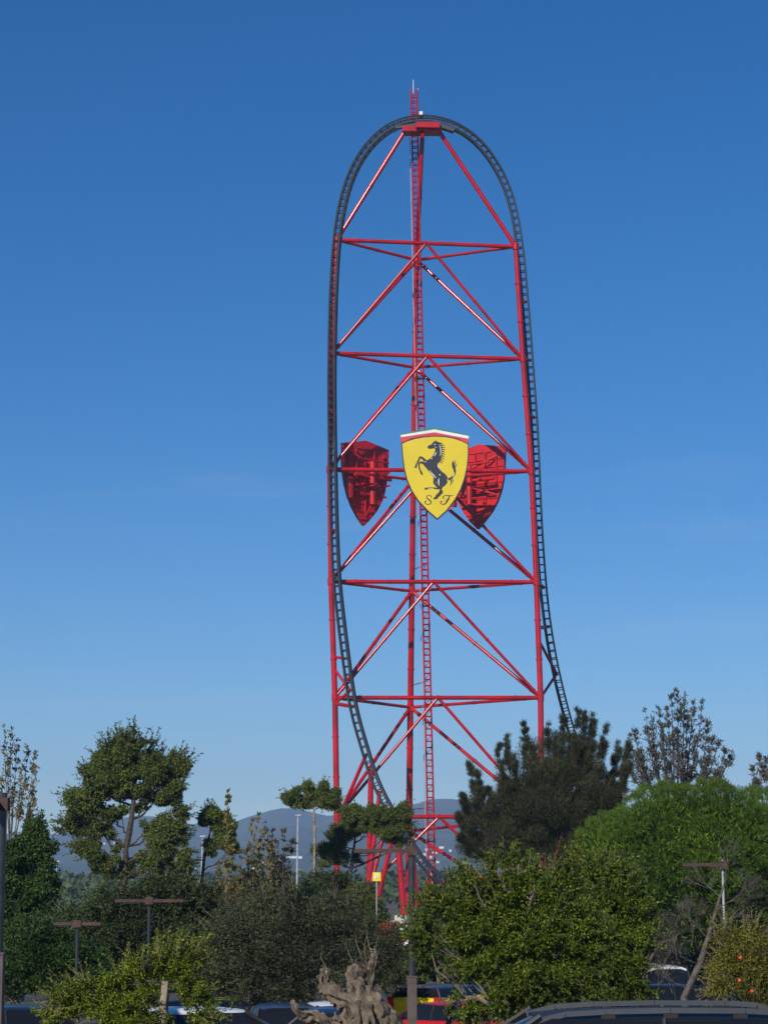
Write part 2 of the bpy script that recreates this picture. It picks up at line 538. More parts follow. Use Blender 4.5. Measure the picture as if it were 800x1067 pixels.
tag(mesh_obj('mountains', Vh, Fh, mh, smooth=True), kind='structure')
def hill_z(px, D):
    t = (D - 1500) / 4500
    if t < 0: return gz(D)
    rz = float(np.interp(px, RX, RY))
    h = EYE + math.tan(math.atan((533.5 - rz) / F) + PITCH) * 6000 + 6
    x = (px - 400) / F * D
    p = 0.10 * t + 0.90 * min(max((t - .25) / .75, 0), 1) ** 1.6
    rg = float(fbm(np.array([x / 420]), np.array([D / 420.]), 3)[0]) * 0.16 * math.sin(min(t, 1) * math.pi)
    return -6 + h * max(p * (1 + rg * 1.3), 0)

# ------------------------------------------------------------------ haze
hz = MB()
hz.box((0, 2200, 170), (19800, 9700, 360))
haze = hz.build('haze', None)
haze.data.materials.clear()
mz = bpy.data.materials.new('thin_air_haze'); mz.use_nodes = True
mz.node_tree.nodes.clear()
pv = mz.node_tree.nodes.new('ShaderNodeVolumePrincipled')
pv.inputs['Color'].default_value = (0.45, 0.66, 1.0, 1)
pv.inputs['Density'].default_value = 0.00014
pv.inputs['Anisotropy'].default_value = 0.0
om = mz.node_tree.nodes.new('ShaderNodeOutputMaterial')
mz.node_tree.links.new(pv.outputs[0], om.inputs['Volume'])
haze.data.materials.append(mz)
tag(haze, kind='stuff')

# ------------------------------------------------------------------ tower
YL, YR = 286.4, 287.4
Lp = [(351, 250), (346, 368), (343.6, 489), (344.8, 606), (349, 727), (351, 851)]
Rp = [(537, 257), (544.5, 374), (553.5, 491), (558.5, 606.5), (563, 727), (564, 851)]
Bp = [(434, 271, 293), (432, 383, 293.5), (430.5, 500, 295), (429, 616, 296.5), (427.5, 737, 300), (426, 866, 301)]
Ln = [U(x, y, YL) for x, y in Lp]; Ln.append(Vector((Ln[-1].x, YL, gz(285) + .6)))
Rn = [U(x, y, YR) for x, y in Rp]; Rn.append(Vector((Rn[-1].x, YR, gz(288) + .6)))
Bn = [U(x, y, d) for x, y, d in Bp]; Bn.append(Vector((Bn[-1].x - .1, 301.5, gz(301) + .6)))
TL, TRt, TB = U(421, 138, 286.7), U(458, 138, 287.2), U(440, 141, 289)

tower = empty('roller_coaster_tower', (4, 290, gz(290)), 'tall tapering red steel lattice tower carrying the dark arched coaster track', 'tower')
def collars(mb, pts, r, fr=(0.5,)):
    for a, b in zip(pts, pts[1:]):
        for f in fr:
            c = a.lerp(b, f); t = (b - a).normalized()
            mb.tube(c - t * .12, c + t * .12, r * 1.22, n=12)
for nodes, r0, r1 in ((Ln, .34, .43), (Rn, .34, .43), (Bn, .36, .48)):
    mb = MB()
    mb.path(nodes, [r0 + (r1 - r0) * i / 6 for i in range(7)], 14)
    collars(mb, nodes, (r0 + r1) / 2, (.33, .67, .98))
    mb.build('column', M['red'], tower, smooth=True)
for a, b in ((Ln[0], TL), (Rn[0], TRt), (Bn[0], TB)):
    mb = MB(); mb.tube(a, b, .32, .32, 12); collars(mb, [a, b], .32, (.5,))
    mb.build('top_leg', M['red'], tower, smooth=True)
for i in range(6):
    for a, b, r in ((Ln[i], Rn[i], .29), (Ln[i], Bn[i], .22), (Rn[i], Bn[i], .22)):
        mb = MB(); mb.tube(a, b, r, r, 12); collars(mb, [a, b], r, (.12, .5, .88))
        mb.build('horizontal_beam', M['red'], tower, smooth=True)
    mid = Ln[i].lerp(Rn[i], .5)
    lo = i + 1
    for a, b, r in ((mid, Ln[lo], .21), (mid, Rn[lo], .21), (Bn[i], Ln[lo], .25), (Bn[i], Rn[lo], .25)):
        if i == 5 and a is not mid and b is Ln[lo]:
            continue
        mb = MB(); mb.tube(a, b, r, r, 12); collars(mb, [a, b], r, (.07, .5, .93))
        mb.build('diagonal_brace', M['red'], tower, smooth=True)
# gusset plates at the column nodes, as one node part per joint
for nodes in (Ln, Rn, Bn):
    for p in nodes[:6]:
        mb = MB(); mb.tube(p - Vector((0, 0, .45)), p + Vector((0, 0, .45)), .47, n=14)
        mb.build('joint_collar', M['red'], tower, smooth=True)
# footings
for p in (Ln[-1], Rn[-1], Bn[-1]):
    mb = MB(); mb.box((p.x, p.y, p.z - .45), (2.4, 2.4, 1.1)); mb.build('footing', M['concrete'], tower)
# top platform
mb = MB()
a, b = U(419, 136.5, 287), U(460, 136.5, 287)
mb.beam(a, b, 2.2, .75)
mb.beam(U(433, 130.5, 285.6), U(458, 131, 285.6), .8, .8)
mb.beam(U(440, 141, 285.9), U(440, 141, 290), .5, .6)
mb.build('top_platform', M['red'], tower)
mb = MB()
mb.beam(U(412, 133.5, 286.3), U(433, 130, 286.3), .6, .35)
mb.build('brake_bracket', M['track'], tower)
mb = MB()
mb.beam(U(457, 131, 286.3), U(473, 136.5, 286.3), 1.0, .55)
mb.build('brake_bracket', M['track'], tower)
mb = MB()
c = U(438.5, 119, 287); mb.box(c, (.45, .45, .7)); mb.box(c + Vector((.3, 0, -.3)), (.35, .35, .3))
mb.build('weather_box', M['antenna'], tower)
# ladder mast: a slim lattice mast inside the tower that runs past the crest
m0 = Vector((U(451, 935, 292).x, 292, gz(292) + .2)); m1 = U(431, 94, 290.2)
ax = (m1 - m0).normalized()
xd = Vector((1, 0, 0)); xd = (xd - ax * xd.dot(ax)).normalized(); yd = ax.cross(xd)
mast = MB()
h = (m1 - m0).length
for i, j in ((-1, -1), (1, -1), (1, 1), (-1, 1)):
    mast.tube(m0 + xd * (.42 * i) + yd * (.38 * j), m1 + xd * (.42 * i) + yd * (.38 * j), .12, n=6)
nr = int(h / .85)
for k in range(nr):
    t = m0 + ax * (k * .85 + .4)
    for j in (-1, 1):
        mast.tube(t + xd * -.42 + yd * (.38 * j), t + xd * .42 + yd * (.38 * j), .085, n=5)
    for i in (-1, 1):
        mast.tube(t + xd * (.42 * i) + yd * -.38, t + xd * (.42 * i) + yd * .38, .075, n=5)
    if k % 2 == 0:
        mast.tube(t + xd * -.42 + yd * .38, t + ax * .85 + xd * .42 + yd * .38, .045, n=5)
mast_o = mast.build('ladder_mast', M['red'], tower)
mb = MB()
mb.tube(m0 + xd * -.75 + yd * -.3, m1 + xd * -.75 + yd * -.3 - ax * 6, .05, n=6)
for k in range(14):
    t = m0 + ax * (4 + k * (h - 12) / 13); mb.tube(t + xd * -.75 + yd * -.3, t + xd * -.4 + yd * -.3, .04, n=5)
mb.build('cable', M['galv'], mast_o)
for px0, py0, py1, d in ((430.5, 97, 83, 290.2), (435.2, 119, 92, 290)):
    mb = MB(); mb.tube(U(px0, py0, d), U(px0, py1, d), .07, .035, 6); mb.build('antenna', M['antenna'], mast_o)
# mast ties to the rear column
for i in range(1, 6):
    z = Bn[i].z + 3
    p = m0 + ax * ((z - m0.z) / ax.z)
    f = (z - Bn[i].z) / (Bn[i - 1].z - Bn[i].z)
    q = Bn[i].lerp(Bn[i - 1], f)
    mb = MB(); mb.tube(p + yd * .38, q, .07, n=6); mb.build('mast_tie', M['red'], tower)

# ------------------------------------------------------------------ track
TP = [(475, 923, 262), (458, 915.2, 266), (444, 904, 270.5), (434, 890, 274), (422, 872, 276.5), (410.5, 852, 278.5), (398, 830, 280.2), (388.7, 810, 281.3), (380, 780, 282),
      (368.3, 740, 282.5), (359.4, 680, 283), (354.5, 640, 283.2), (350.3, 600, 283.4), (347.8, 540, 283.5), (346.3, 470, 283.6), (345.6, 400, 283.8), (346.3, 340, 284), (348, 290, 284.2),
      (350.8, 250, 284.5), (354.8, 222, 284.8), (361, 196, 285.1), (371, 171, 285.5), (386, 149, 286), (404, 133, 286.4), (424, 125, 286.8), (443, 123.3, 287), (461, 126, 287.2), (480, 133.5, 287.4),
      (497, 146, 287.7), (512, 164, 288), (524.5, 186, 288.2), (533.5, 211, 288.4), (539.3, 240, 288.6), (543.5, 275, 288.8), (548.3, 330, 289), (552.8, 390, 289.2), (557, 450, 289.4),
      (559.5, 510, 289.7), (562, 560, 290), (566.5, 620, 290.8), (572, 662, 291.8), (579.5, 702, 293.3), (591, 748, 296), (603, 785, 299), (618, 820, 303), (640, 856, 309), (668, 884, 317), (705, 903, 327), (760, 914, 342), (830, 919, 362)]
TP = [(x_, y_, d_ + (1.8 if i < 21 else (1.4, 1.0, .6, .3)[i - 21] if i < 25 else 0)) for i, (x_, y_, d_) in enumerate(TP)]
CP = [U(*p) for p in TP]
for p in CP:
    p.z = max(p.z, gz(p.y) + 1.2)
def catmull(P, step):
    out = []
    n = len(P)
    for i in range(n - 1):
        p0, p1, p2, p3 = P[max(i - 1, 0)], P[i], P[i + 1], P[min(i + 2, n - 1)]
        m = max(2, int((p2 - p1).length / step))
        for k in range(m):
            t = k / m
            out.append(0.5 * (2 * p1 + (p2 - p0) * t + (2 * p0 - 5 * p1 + 4 * p2 - p3) * t * t + (3 * p1 - p0 - 3 * p2 + p3) * t ** 3))
    out.append(P[-1].copy())
    return out
raw = catmull(CP, .25)
# resample to 0.98 m
pts = [raw[0]]; acc = 0
for a, b in zip(raw, raw[1:]):
    acc += (b - a).length
    if acc >= .98:
        pts.append(b); acc = 0
# smooth a little
for _ in range(6):
    pts = [pts[0]] + [pts[i] * .5 + (pts[i - 1] + pts[i + 1]) * .25 for i in range(1, len(pts) - 1)] + [pts[-1]]
track = empty('coaster_track', (4, 288, gz(288)), 'dark grey coaster track arching over the top of the red tower', 'track')
Lat, Nor = [], []
for i in range(len(pts)):
    t = (pts[min(i + 1, len(pts) - 1)] - pts[max(i - 1, 0)]).normalized()
    l = Vector((.12, 1, 0)); l = (l - t * l.dot(t)).normalized()
    Lat.append(l); Nor.append(l.cross(t).normalized())
for sx in (-1, 1):
    for sn in (-1, 1):
        mb = MB()
        mb.path([p + l * (.5 * sx) + n * (.42 * sn) for p, l, n in zip(pts, Lat, Nor)], .14 if sn < 0 else .21, 8)
        mb.build('rail', M['track'], track, smooth=True)
ties = []
order = sorted(range(len(pts)), key=lambda i: (pts[i] - Vector((0, 0, EYE))).length)
near = set(order[20:120])
rest = MB()
def tie(mb, i):
    p, l, n = pts[i], Lat[i], Nor[i]
    c = [p + l * .5 + n * .42, p - l * .5 + n * .42, p - l * .5 - n * .42, p + l * .5 - n * .42]
    for k in range(4):
        mb.tube(c[k], c[(k + 1) % 4], .082, n=6)
for i in range(len(pts)):
    if i in near:
        mb = MB(); tie(mb, i); mb.build('cross_tie', M['tie'], track)
    else:
        tie(rest, i)
tag(rest.build('cross_tie', M['tie'], track), kind='stuff')
# supports between columns / ground and track
def nearest(px, py, lo=0, hi=None):
    best = None
    for p in pts:
        v = p - Vector((0, 0, EYE))
        c, sn = math.cos(PITCH), math.sin(PITCH)
        dep = v.y * c + v.z * sn; up = -v.y * sn + v.z * c
        x = 400 + F * v.x / dep; y = 533.5 - F * up / dep
        d = (x - px) ** 2 + (y - py) ** 2
        if best is None or d < best[0]:
            best = (d, p)
    return best[1]
sup = []
def col_at(nodes, py):
    b = None
    for a, c in zip(nodes, nodes[1:]):
        for k in range(21):
            p = a.lerp(c, k / 20); v = p - Vector((0, 0, EYE))
            y = 533.5 - F * (-v.y * math.sin(PITCH) + v.z * math.cos(PITCH)) / (v.y * math.cos(PITCH) + v.z * math.sin(PITCH))
            if b is None or abs(y - py) < b[0]: b = (abs(y - py), p)
    return b[1]
for nodes, lst in ((Ln, ((684, 690), (696, 716), (732, 722), (736, 738), (560, 556), (490, 489), (368, 366), (310, 309), (430, 430))),
                   (Rn, ((655, 652), (665, 701), (727, 701), (257, 262), (374, 376), (491, 491), (606, 610), (315, 316), (432, 433), (548, 550)))):
    for cy, ty in lst:
        a = col_at(nodes, cy)
        b = nearest(345 if nodes is Ln else 560, ty) if False else min(pts[: len(pts) // 2] if nodes is Ln else pts[len(pts) // 2:], key=lambda p: abs(533.5 - F * (-(p.y) * math.sin(PITCH) + (p.z - EYE) * math.cos(PITCH)) / (p.y * math.cos(PITCH) + (p.z - EYE) * math.sin(PITCH)) - ty))
        mb = MB(); mb.tube(a, b, .2 if abs(cy - ty) > 4 else .26, n=10); mb.build('support_strut', M['red'], track, smooth=True)
def ground_pt(px, Y):
    return Vector(((px - 400) / F * Y, Y, gz(Y) + .5))
g = [(nearest(381, 800), ground_pt(384, 284), .38), (nearest(396, 828), ground_pt(381, 282), .28), (nearest(405, 845), ground_pt(378, 279), .26), (nearest(412, 858), ground_pt(421, 279), .42),
     (nearest(428, 882), ground_pt(434, 276), .42), (nearest(411, 856), ground_pt(389, 281), .3), (nearest(449, 908), ground_pt(434, 272), .28), (nearest(449, 908), ground_pt(456, 269), .24),
     (nearest(462, 917), ground_pt(463, 266), .24), (nearest(606, 792), ground_pt(606, 300), .4), (nearest(640, 856), ground_pt(640, 309), .4), (nearest(700, 902), ground_pt(700, 327), .4)]
for a, b, r in g:
    mb = MB(); mb.tube(a, b, r, n=12); collars(mb, [a, b], r, (.5,)); mb.build('support_column', M['red'], track, smooth=True)
for px, Y in ((384, 284), (379.5, 280), (421, 279), (434, 274), (459, 267), (606, 300), (640, 309), (700, 327)):
    mb = MB(); mb.box(ground_pt(px, Y) - Vector((0, 0, .1)), (2.6, 2.2, 1.2)); mb.build('footing', M['concrete'], track)
# diagonal from the left column low to the rear (thick, at lower left)
mb = MB(); mb.tube(nearest(378, 783), Ln[5] + Vector((.3, 0, 0)), .26, n=10); mb.build('support_strut', M['red'], track, smooth=True)

# ------------------------------------------------------------------ shields
SY = 279.6
SC = U(452.8, 493, SY)
def sl(zx, zy, off=0.0):
    """traced from the enlarged shield: (zx, zy) -> local metres (x right, z up)"""
    p = U(405 + zx * .11875, 435 + zy * .11875, SY)
    return (p.x - SC.x, p.z - SC.z)
shield = empty('shield_sign', SC, 'yellow shield sign with black rearing horse, on the front of the red tower', 'sign', 'shield signs around the tower', local=True)
field = [(118, 232), (160, 212), (230, 190), (310, 176), (400, 169), (490, 173), (570, 187), (640, 211), (692, 238), (692, 330), (682, 430), (660, 530), (625, 630), (575, 720), (505, 812), (425, 886),
         (345, 815), (262, 728), (205, 640), (166, 550), (140, 450), (126, 340)]
cx0, cy0 = 408, 480
def grow(poly, d):
    out = []
    for x, y in poly:
        l = math.hypot(x - cx0, y - cy0); out.append((x + (x - cx0) / l * d, y + (y - cy0) / l * d))
    return out
sm = MB(); sm.prism([sl(*p) for p in grow(field, 11)], -.02, .12); sm.build('black_border', M['black'], shield)
sm = MB(); sm.prism([sl(*p) for p in grow(field, 0)], -.06, -.022); sm.build('yellow_panel', M['yellow'], shield)
def band(top, bot, name, mat, y0):
    sm = MB(); sm.prism([sl(*p) for p in top] + [sl(*p) for p in bot[::-1]], y0, .14); sm.build(name, mat, shield)
band([(104, 141), (400, 90), (700, 151)], [(104, 154), (400, 104), (700, 162)], 'green_chevron', M['green'], -.03)
band([(104, 154.3), (400, 104.3), (700, 162.3)], [(104, 173), (400, 130), (700, 187)], 'white_chevron', M['white'], -.034)
band([(106, 173.3), (400, 130.3), (699, 187.3)], [(109, 224), (200, 184), (300, 166), (400, 159), (500, 163), (600, 184), (698, 230)], 'red_chevron', M['chevred'], -.03)
H0, H1 = -.085, -.063
horse = MB()
body = [(397, 206), (405, 212), (412, 198), (420, 212), (436, 216), (455, 235), (463, 265), (466, 300), (462, 340), (452, 375), (438, 398), (432, 425), (446, 456), (470, 480), (495, 497), (512, 520), (518, 548),
        (510, 578), (492, 598), (472, 612), (463, 634), (475, 650), (470, 666), (450, 686), (430, 704), (420, 718), (393, 719), (389, 709), (404, 700), (413, 681), (438, 656), (446, 640), (438, 610), (424, 590),
        (416, 560), (395, 530), (375, 502), (350, 472), (325, 442), (306, 420), (302, 400), (318, 384), (345, 370), (370, 356), (390, 332), (404, 300), (407, 276), (392, 270), (372, 276), (350, 276), (337, 263), (346, 247), (370, 240), (388, 220)]
horse.prism([sl(*p) for p in body], H0, H1)
K = .11875 * SY / F
def st(mb, P, W, y0=H0, y1=H1, sub=4):
    mb.stroke([sl(*p) for p in P], [w_ * K * 1.04 for w_ in W], y0, y1, sub)
st(horse, [(330, 398), (306, 368), (276, 349), (262, 375), (246, 405), (240, 422), (233, 443)], [26, 22, 16, 14, 11, 14, 18], H0 - .002)
st(horse, [(330, 418), (292, 396), (266, 402), (265, 432), (275, 465), (283, 482), (293, 503)], [28, 20, 14, 12, 12, 17, 16], H0 - .003)
st(horse, [(408, 535), (402, 572), (424, 604), (436, 624), (384, 619), (352, 621), (314, 627)], [30, 26, 18, 14, 10, 13, 17], H0 - .004)
st(horse, [(508, 548), (530, 540), (556, 522), (575, 495), (577, 463), (566, 432), (562, 404), (566, 380)], [18, 16, 15, 17, 20, 22, 18, 3], H0 - .001)
st(horse, [(568, 440), (574, 412), (586, 374)], [14, 9, 2], H0 - .0025)
st(horse, [(574, 455), (584, 428), (600, 404)], [12, 8, 2], H0 - .0035)
st(horse, [(532, 540), (548, 560), (538, 604)], [14, 10, 2], H0 - .0022)
st(horse, [(548, 530), (562, 552), (556, 574)], [10, 7, 2], H0 - .0028)
for y_, dx, dy in ((226, 30, 4), (244, 36, 2), (262, 36, 6), (280, 34, 8), (298, 32, 10), (316, 32, 14), (334, 32, 18), (352, 30, 22), (368, 26, 26), (384, 24, 26)):
    x_ = float(np.interp(y_, [216, 235, 265, 300, 340, 375, 398], [436, 452, 460, 462, 458, 448, 436]))
    st(horse, [(x_ - 4, y_), (x_ + dx * .55, y_ + dy * .3), (x_ + dx, y_ + dy)], [12, 8, 2], H0 - .0015, H1, 3)
horse.build('horse_emblem', M['black'], shield)
wl = MB()
for P, W in ([(443, 240), (453, 275), (455, 310), (450, 340)], [3, 6, 6, 2]), ([(416, 304), (408, 325), (398, 340)], [3, 8, 3]), ([(370, 361), (380, 362)], [8, 6]), ([(316, 388), (324, 392)], [8, 6]), \
            ([(356, 466), (385, 500), (414, 532)], [3, 8, 4]), ([(430, 404), (432, 430), (446, 452)], [3, 7, 3]), ([(444, 498), (448, 510)], [8, 6]), ([(440, 535), (436, 560), (440, 600)], [3, 9, 3]), \
            ([(574, 480), (570, 505), (556, 520)], [3, 7, 3]), ([(398, 238), (408, 238)], [9, 8]), ([(510, 545), (520, 556)], [6, 6]), ([(340, 623), (390, 621)], [3, 4]), ([(400, 262), (420, 262)], [3, 3]):
    st(wl, P, W, H0 - .008, H0 - .005, 3)
wl.build('white_highlight', M['white'], shield)
lt = MB(); st(lt, [(374, 702), (368, 688), (350, 683), (333, 692), (333, 708), (352, 723), (369, 738), (364, 756), (342, 764), (320, 754), (317, 740), (328, 734)], [9, 6, 5, 6, 9, 11, 10, 7, 6, 7, 8, 9]); lt.build('letter', M['black'], shield)
lt = MB(); st(lt, [(566, 684), (540, 688), (510, 684), (485, 689), (472, 704), (484, 712)], [2, 7, 7, 6, 6, 8])
st(lt, [(532, 690), (520, 715), (508, 740), (490, 760), (468, 762), (452, 750), (456, 738), (468, 736)], [8, 11, 12, 9, 6, 7, 8, 8], H0 - .001)
st(lt, [(494, 727), (515, 724), (534, 716)], [3, 6, 3], H0 - .002); lt.build('letter', M['black'], shield)
# back: red sheeting, horizontal and vertical framing, main pipe
fp = [sl(*p) for p in grow(field, 11)]
sm = MB(); sm.prism(fp, .1205, .5); sm.prism([sl(*p) for p in ((104, 143), (400, 92), (700, 153), (700, 228), (104, 222))], .1405, .497)
sm.build('back_panel', M['red_panel'], shield)
def width_at(z):
    xs_ = []
    n = len(fp)
    for i in range(n):
        (x0, z0), (x1, z1) = fp[i], fp[(i + 1) % n]
        if (z0 - z) * (z1 - z) < 0:
            xs_.append(x0 + (x1 - x0) * (z - z0) / (z1 - z0))
    return (min(xs_), max(xs_)) if len(xs_) >= 2 else None
z = 4.9
while z > -5.6:
    wd = width_at(z)
    if wd:
        sm = MB(); sm.beam((wd[0] + .1, .58, z), (wd[1] - .1, .58, z), .16, .12); sm.build('back_rib', M['red_panel'], shield)
    z -= 1.15
for x in (-3.2, -1.3, .45, 2.2, 3.6):
    top = 5.0 - abs(x) * .12; bot = -5.3 + abs(x) * 1.05 + abs(x) ** 2 * .16
    sm = MB(); sm.beam((x, .78, bot), (x, .78, top), .17, .2, Vector((0, 1, 0))); sm.build('back_post', M['red_panel'], shield)
for a, b in (((-3.4, .9, 4.1), (.5, 2.4, 2.2)), ((3.6, .9, 4.1), (.5, 2.4, 2.2)), ((-3.1, .9, -1.6), (.5, 2.4, -.4)), ((3.2, .9, -1.6), (.5, 2.4, -.4)), ((.45, .9, -5.0), (.5, 2.4, -3.3)), ((-2.0, .9, -3.2), (.5, 2.4, -2.9))):
    sm = MB(); sm.tube(a, b, .15, n=8); sm.build('back_strut', M['red_panel'], shield, smooth=True)
sm = MB(); sm.tube((.5, 2.4, -3.5), (.5, 2.4, 2.7), .44, n=14); sm.build('back_pipe', M['red_panel'], shield, smooth=True)
sm = MB(); sm.tube((-3.6, 2.0, .6), (3.6, 2.0, .6), .24, n=12); sm.build('back_pipe', M['red_panel'], shield, smooth=True)
sm = MB(); sm.tube((-2.9, 2.2, 3.0), (3.2, 2.2, 3.0), .14, n=10); sm.build('back_pipe', M['red_panel'], shield, smooth=True)  # extra upper crossbar, added for the shadow band it casts on the back
sm = MB(); sm.tube((-2.4, 2.2, -2.1), (2.6, 2.2, -2.1), .16, n=10); sm.build('back_pipe', M['red_panel'], shield, smooth=True)  # extra lower crossbar, also added to throw a shadow band on the sheeting
sm = MB(); sm.box((3.95, 1.2, -1.3), (.6, .8, 3.0)); sm.build('side_cabinet', M['red_panel'], shield)
for zz in (-.6, 1.3):
    for x in (-2.0, 2.0):
        sm = MB(); sm.tube((x, .8, zz), (x * .6, 4.2, zz - .2), .15, n=8); sm.build('mounting_arm', M['red'], shield, smooth=True)
for loc, nrm, lab in (((-2.8, 292.0, SC.z + .95), (-.68, .73), 'red back of the shield sign hung between the left and rear tower columns'),
                      ((13.7, 295.0, SC.z + 1.0), (.56, .83), 'red back of the shield sign hung between the right and rear tower columns')):
    c = copy_tree(shield)
    c.location = loc
    c.rotation_euler = (0, 0, math.atan2(nrm[0], -nrm[1]))
    c.scale = (.95, .95, .97)
    c['label'] = lab

# ------------------------------------------------------------------ foliage builders
def unit(a):
    return a / np.maximum(np.linalg.norm(a, axis=1, keepdims=True), 1e-9)

def leaves(P, D, ln, wd, jit=0.3):
    """leaf blades at P (n,3) pointing along D; returns verts, quads"""
    n = len(P)
    D = unit(D)
    rnd = unit(rng.normal(size=(n, 3)))
    S = unit(np.cross(D, rnd))
    Nn = np.cross(S, D)
    L = (ln * rng.uniform(1 - jit, 1 + jit, n))[:, None]
    W = (wd * rng.uniform(1 - jit, 1 + jit, n))[:, None] * .5
    mid = P + D * L * .45
    v = np.stack([P, mid + S * W - Nn * W * .25, P + D * L, mid - S * W - Nn * W * .25], 1).reshape(-1, 3)
    f = np.arange(n * 4).reshape(n, 4)
    return v, f

def leaf_obj(name, chunks, mat, parent):
    vs, fs, b = [], [], 0
    for v, f in chunks:
        vs.append(v); fs.append(f + b); b += len(v)
    return mesh_obj(name, np.concatenate(vs), np.concatenate(fs), mat, parent)

def ball(n, power=2.2):
    return unit(rng.normal(size=(n, 3))) * (rng.uniform(0, 1, (n, 1)) ** (1 / power))

def crown_clumps(clumps, D, nsub, depth=1.0, seed=None):
    """clumps [(px,py,rx,ry[,dY])] photo-pixel ellipses at distance D -> sub-clump centres, radii, and clump index"""
    C, Rr, I = [], [], []
    k = D / F
    tot = sum(c[2] * c[3] for c in clumps)
    for i, c in enumerate(clumps):
        px, py, rx, ry = c[:4]
        dy = c[4] if len(c) > 4 else 0
        cen = U(px, py, D + dy)
        n = max(3, int(nsub * c[2] * c[3] / tot))
        u = unit(rng.normal(size=(n, 3))) * (rng.uniform(.25, 1, (n, 1)) ** .6)
        ext = np.array([rx * k, (rx + ry) * .5 * k * depth, ry * k])
        sub = ext.mean() * rng.uniform(.14, .44, n)
        C.append(np.array(cen) + u * (ext - sub.mean() * .6))
        Rr.append(sub); I.append(np.full(n, i))
    return np.concatenate(C), np.concatenate(Rr), np.concatenate(I)

def fill(C, Rr, total, ln, wd, out=.6, droop=.3, up=0.0, flat=.85):
    pr = Rr ** 2 / (Rr ** 2).sum()
    k = rng.choice(len(C), total, p=pr)
    u = ball(total)
    P = C[k] + u * Rr[k][:, None] * np.array([1, 1, flat])
    D = u * out + unit(rng.normal(size=(total, 3))) * .7 + np.array([0, 0, up - droop])
    return leaves(P, D, ln, wd)

def bez(a, b, bow, n=6):
    a, b = Vector(a), Vector(b)
    m = a.lerp(b, .5) + Vector(bow)
    return [a * (1 - t) ** 2 + m * (2 * t * (1 - t)) + b * t * t for t in [i / n for i in range(n + 1)]]

def tree(name, cat, label, D, clumps, base_px, fork, total, ln, wd, mat, bark, trunk_r=.2, nsub=90, depth=1.0, droop=.3, up=0., twigs=.5, group=None, limbs=True, flat=.85, base_dy=0., extra=None, sprig=None):
    base = Vector(((base_px - 400) / F * D, D + base_dy, gz(D + base_dy) - .05))
    root = empty(name, base, label, cat, group)
    C, Rr, I = crown_clumps(clumps, D, nsub, depth)
    fk = U(fork[0], fork[1], D)
    tb = MB()
    tb.path(bez(base, fk, (random.uniform(-.2, .2), random.uniform(-.2, .2), 0), 7), [trunk_r * (1.25 if i == 0 else 1 - .04 * i) for i in range(8)], 9, wob=.06)
    if limbs:
        tops = min(range(len(clumps)), key=lambda i: clumps[i][1] - clumps[i][3] * .3 + abs(clumps[i][0] - fork[0]) * .8)
        topc = U(clumps[tops][0], clumps[tops][1], D)
        hh_ = (topc - fk).length
        lead = bez(base, fk, (0, 0, 0), 8)[3:] + bez(fk, topc, (random.uniform(-.12, .12) * hh_, random.uniform(-.1, .1) * hh_, 0), 8)[1:]
        tb.path(lead[5:], [trunk_r * (.95 - .1 * j) for j in range(len(lead) - 5)], 7, wob=.05)
        for i, c in enumerate(clumps):
            cen = U(c[0], c[1] + c[3] * .15, D + (c[4] if len(c) > 4 else random.uniform(-.4, .4)))
            zt_ = cen.z - (.45 + random.uniform(0, .35)) * math.hypot(cen.x - fk.x, cen.y - fk.y) - .2
            st0 = min(lead, key=lambda p: abs(p.z - zt_))
            d = (cen - st0).length
            out_ = Vector((cen.x - st0.x, cen.y - st0.y, 0)) * .18
            pth = bez(st0, cen, out_ + Vector((random.uniform(-.12, .12) * d, random.uniform(-.12, .12) * d, random.uniform(-.22, -.05) * d)), 6)
            for j in range(1, 6):
                pth[j] = pth[j] + Vector((random.gauss(0, .03), random.gauss(0, .03), random.gauss(0, .03))) * d
            r = trunk_r * random.uniform(.28, .45)
            tb.path(pth, [r * (1 - .12 * j) for j in range(7)], 6, wob=.05)
            for q in np.where(I == i)[0]:
                if rng.uniform() < twigs:
                    st_ = pth[rng.integers(2, 7)]
                    tip = Vector(C[q])
                    tb.path(bez(st_, tip, (random.uniform(-.1, .1), 0, random.uniform(-.15, .1)), 3), [r * .3, r * .22, r * .15, r * .06], 4, caps=False)
    ch0 = []
    if sprig:
        ns, sl_, per = sprig
        cc = C.mean(0); ex = (C.max(0) - C.min(0)) / 2 + 1e-3
        q = rng.choice(len(C), ns, p=(lambda r_: r_ / r_.sum())(np.linalg.norm((C - cc) / ex, axis=1) ** 3))
        ou = unit(unit((C[q] - cc) / ex) * .8 + rng.normal(size=(ns, 3)) * .4 + np.array([0, 0, .35]))
        a_ = C[q] + ou * Rr[q][:, None] * .6
        b_ = a_ + ou * (Rr[q][:, None] * .4 + sl_ * rng.uniform(.4, 1.3, (ns, 1)))
        for i in range(ns):
            tb.path([Vector(a_[i]), Vector(b_[i])], [.006 * D / 40, .002 * D / 40], 3, caps=False)
        kk = np.repeat(np.arange(ns), per)
        g_ = rng.uniform(0, 1, (len(kk), 1))
        ch0 = [leaves(a_[kk] + (b_[kk] - a_[kk]) * g_, ou[kk] * .7 + unit(rng.normal(size=(len(kk), 3))) * .8, ln, wd)]
    tb.build('trunk', bark, root, smooth=True)
    ch = ch0 + [fill(C, Rr, total, ln, wd, droop=droop, up=up, flat=flat)]
    if extra: ch += extra
    leaf_obj('crown', ch, mat, root)
    return root, C, Rr

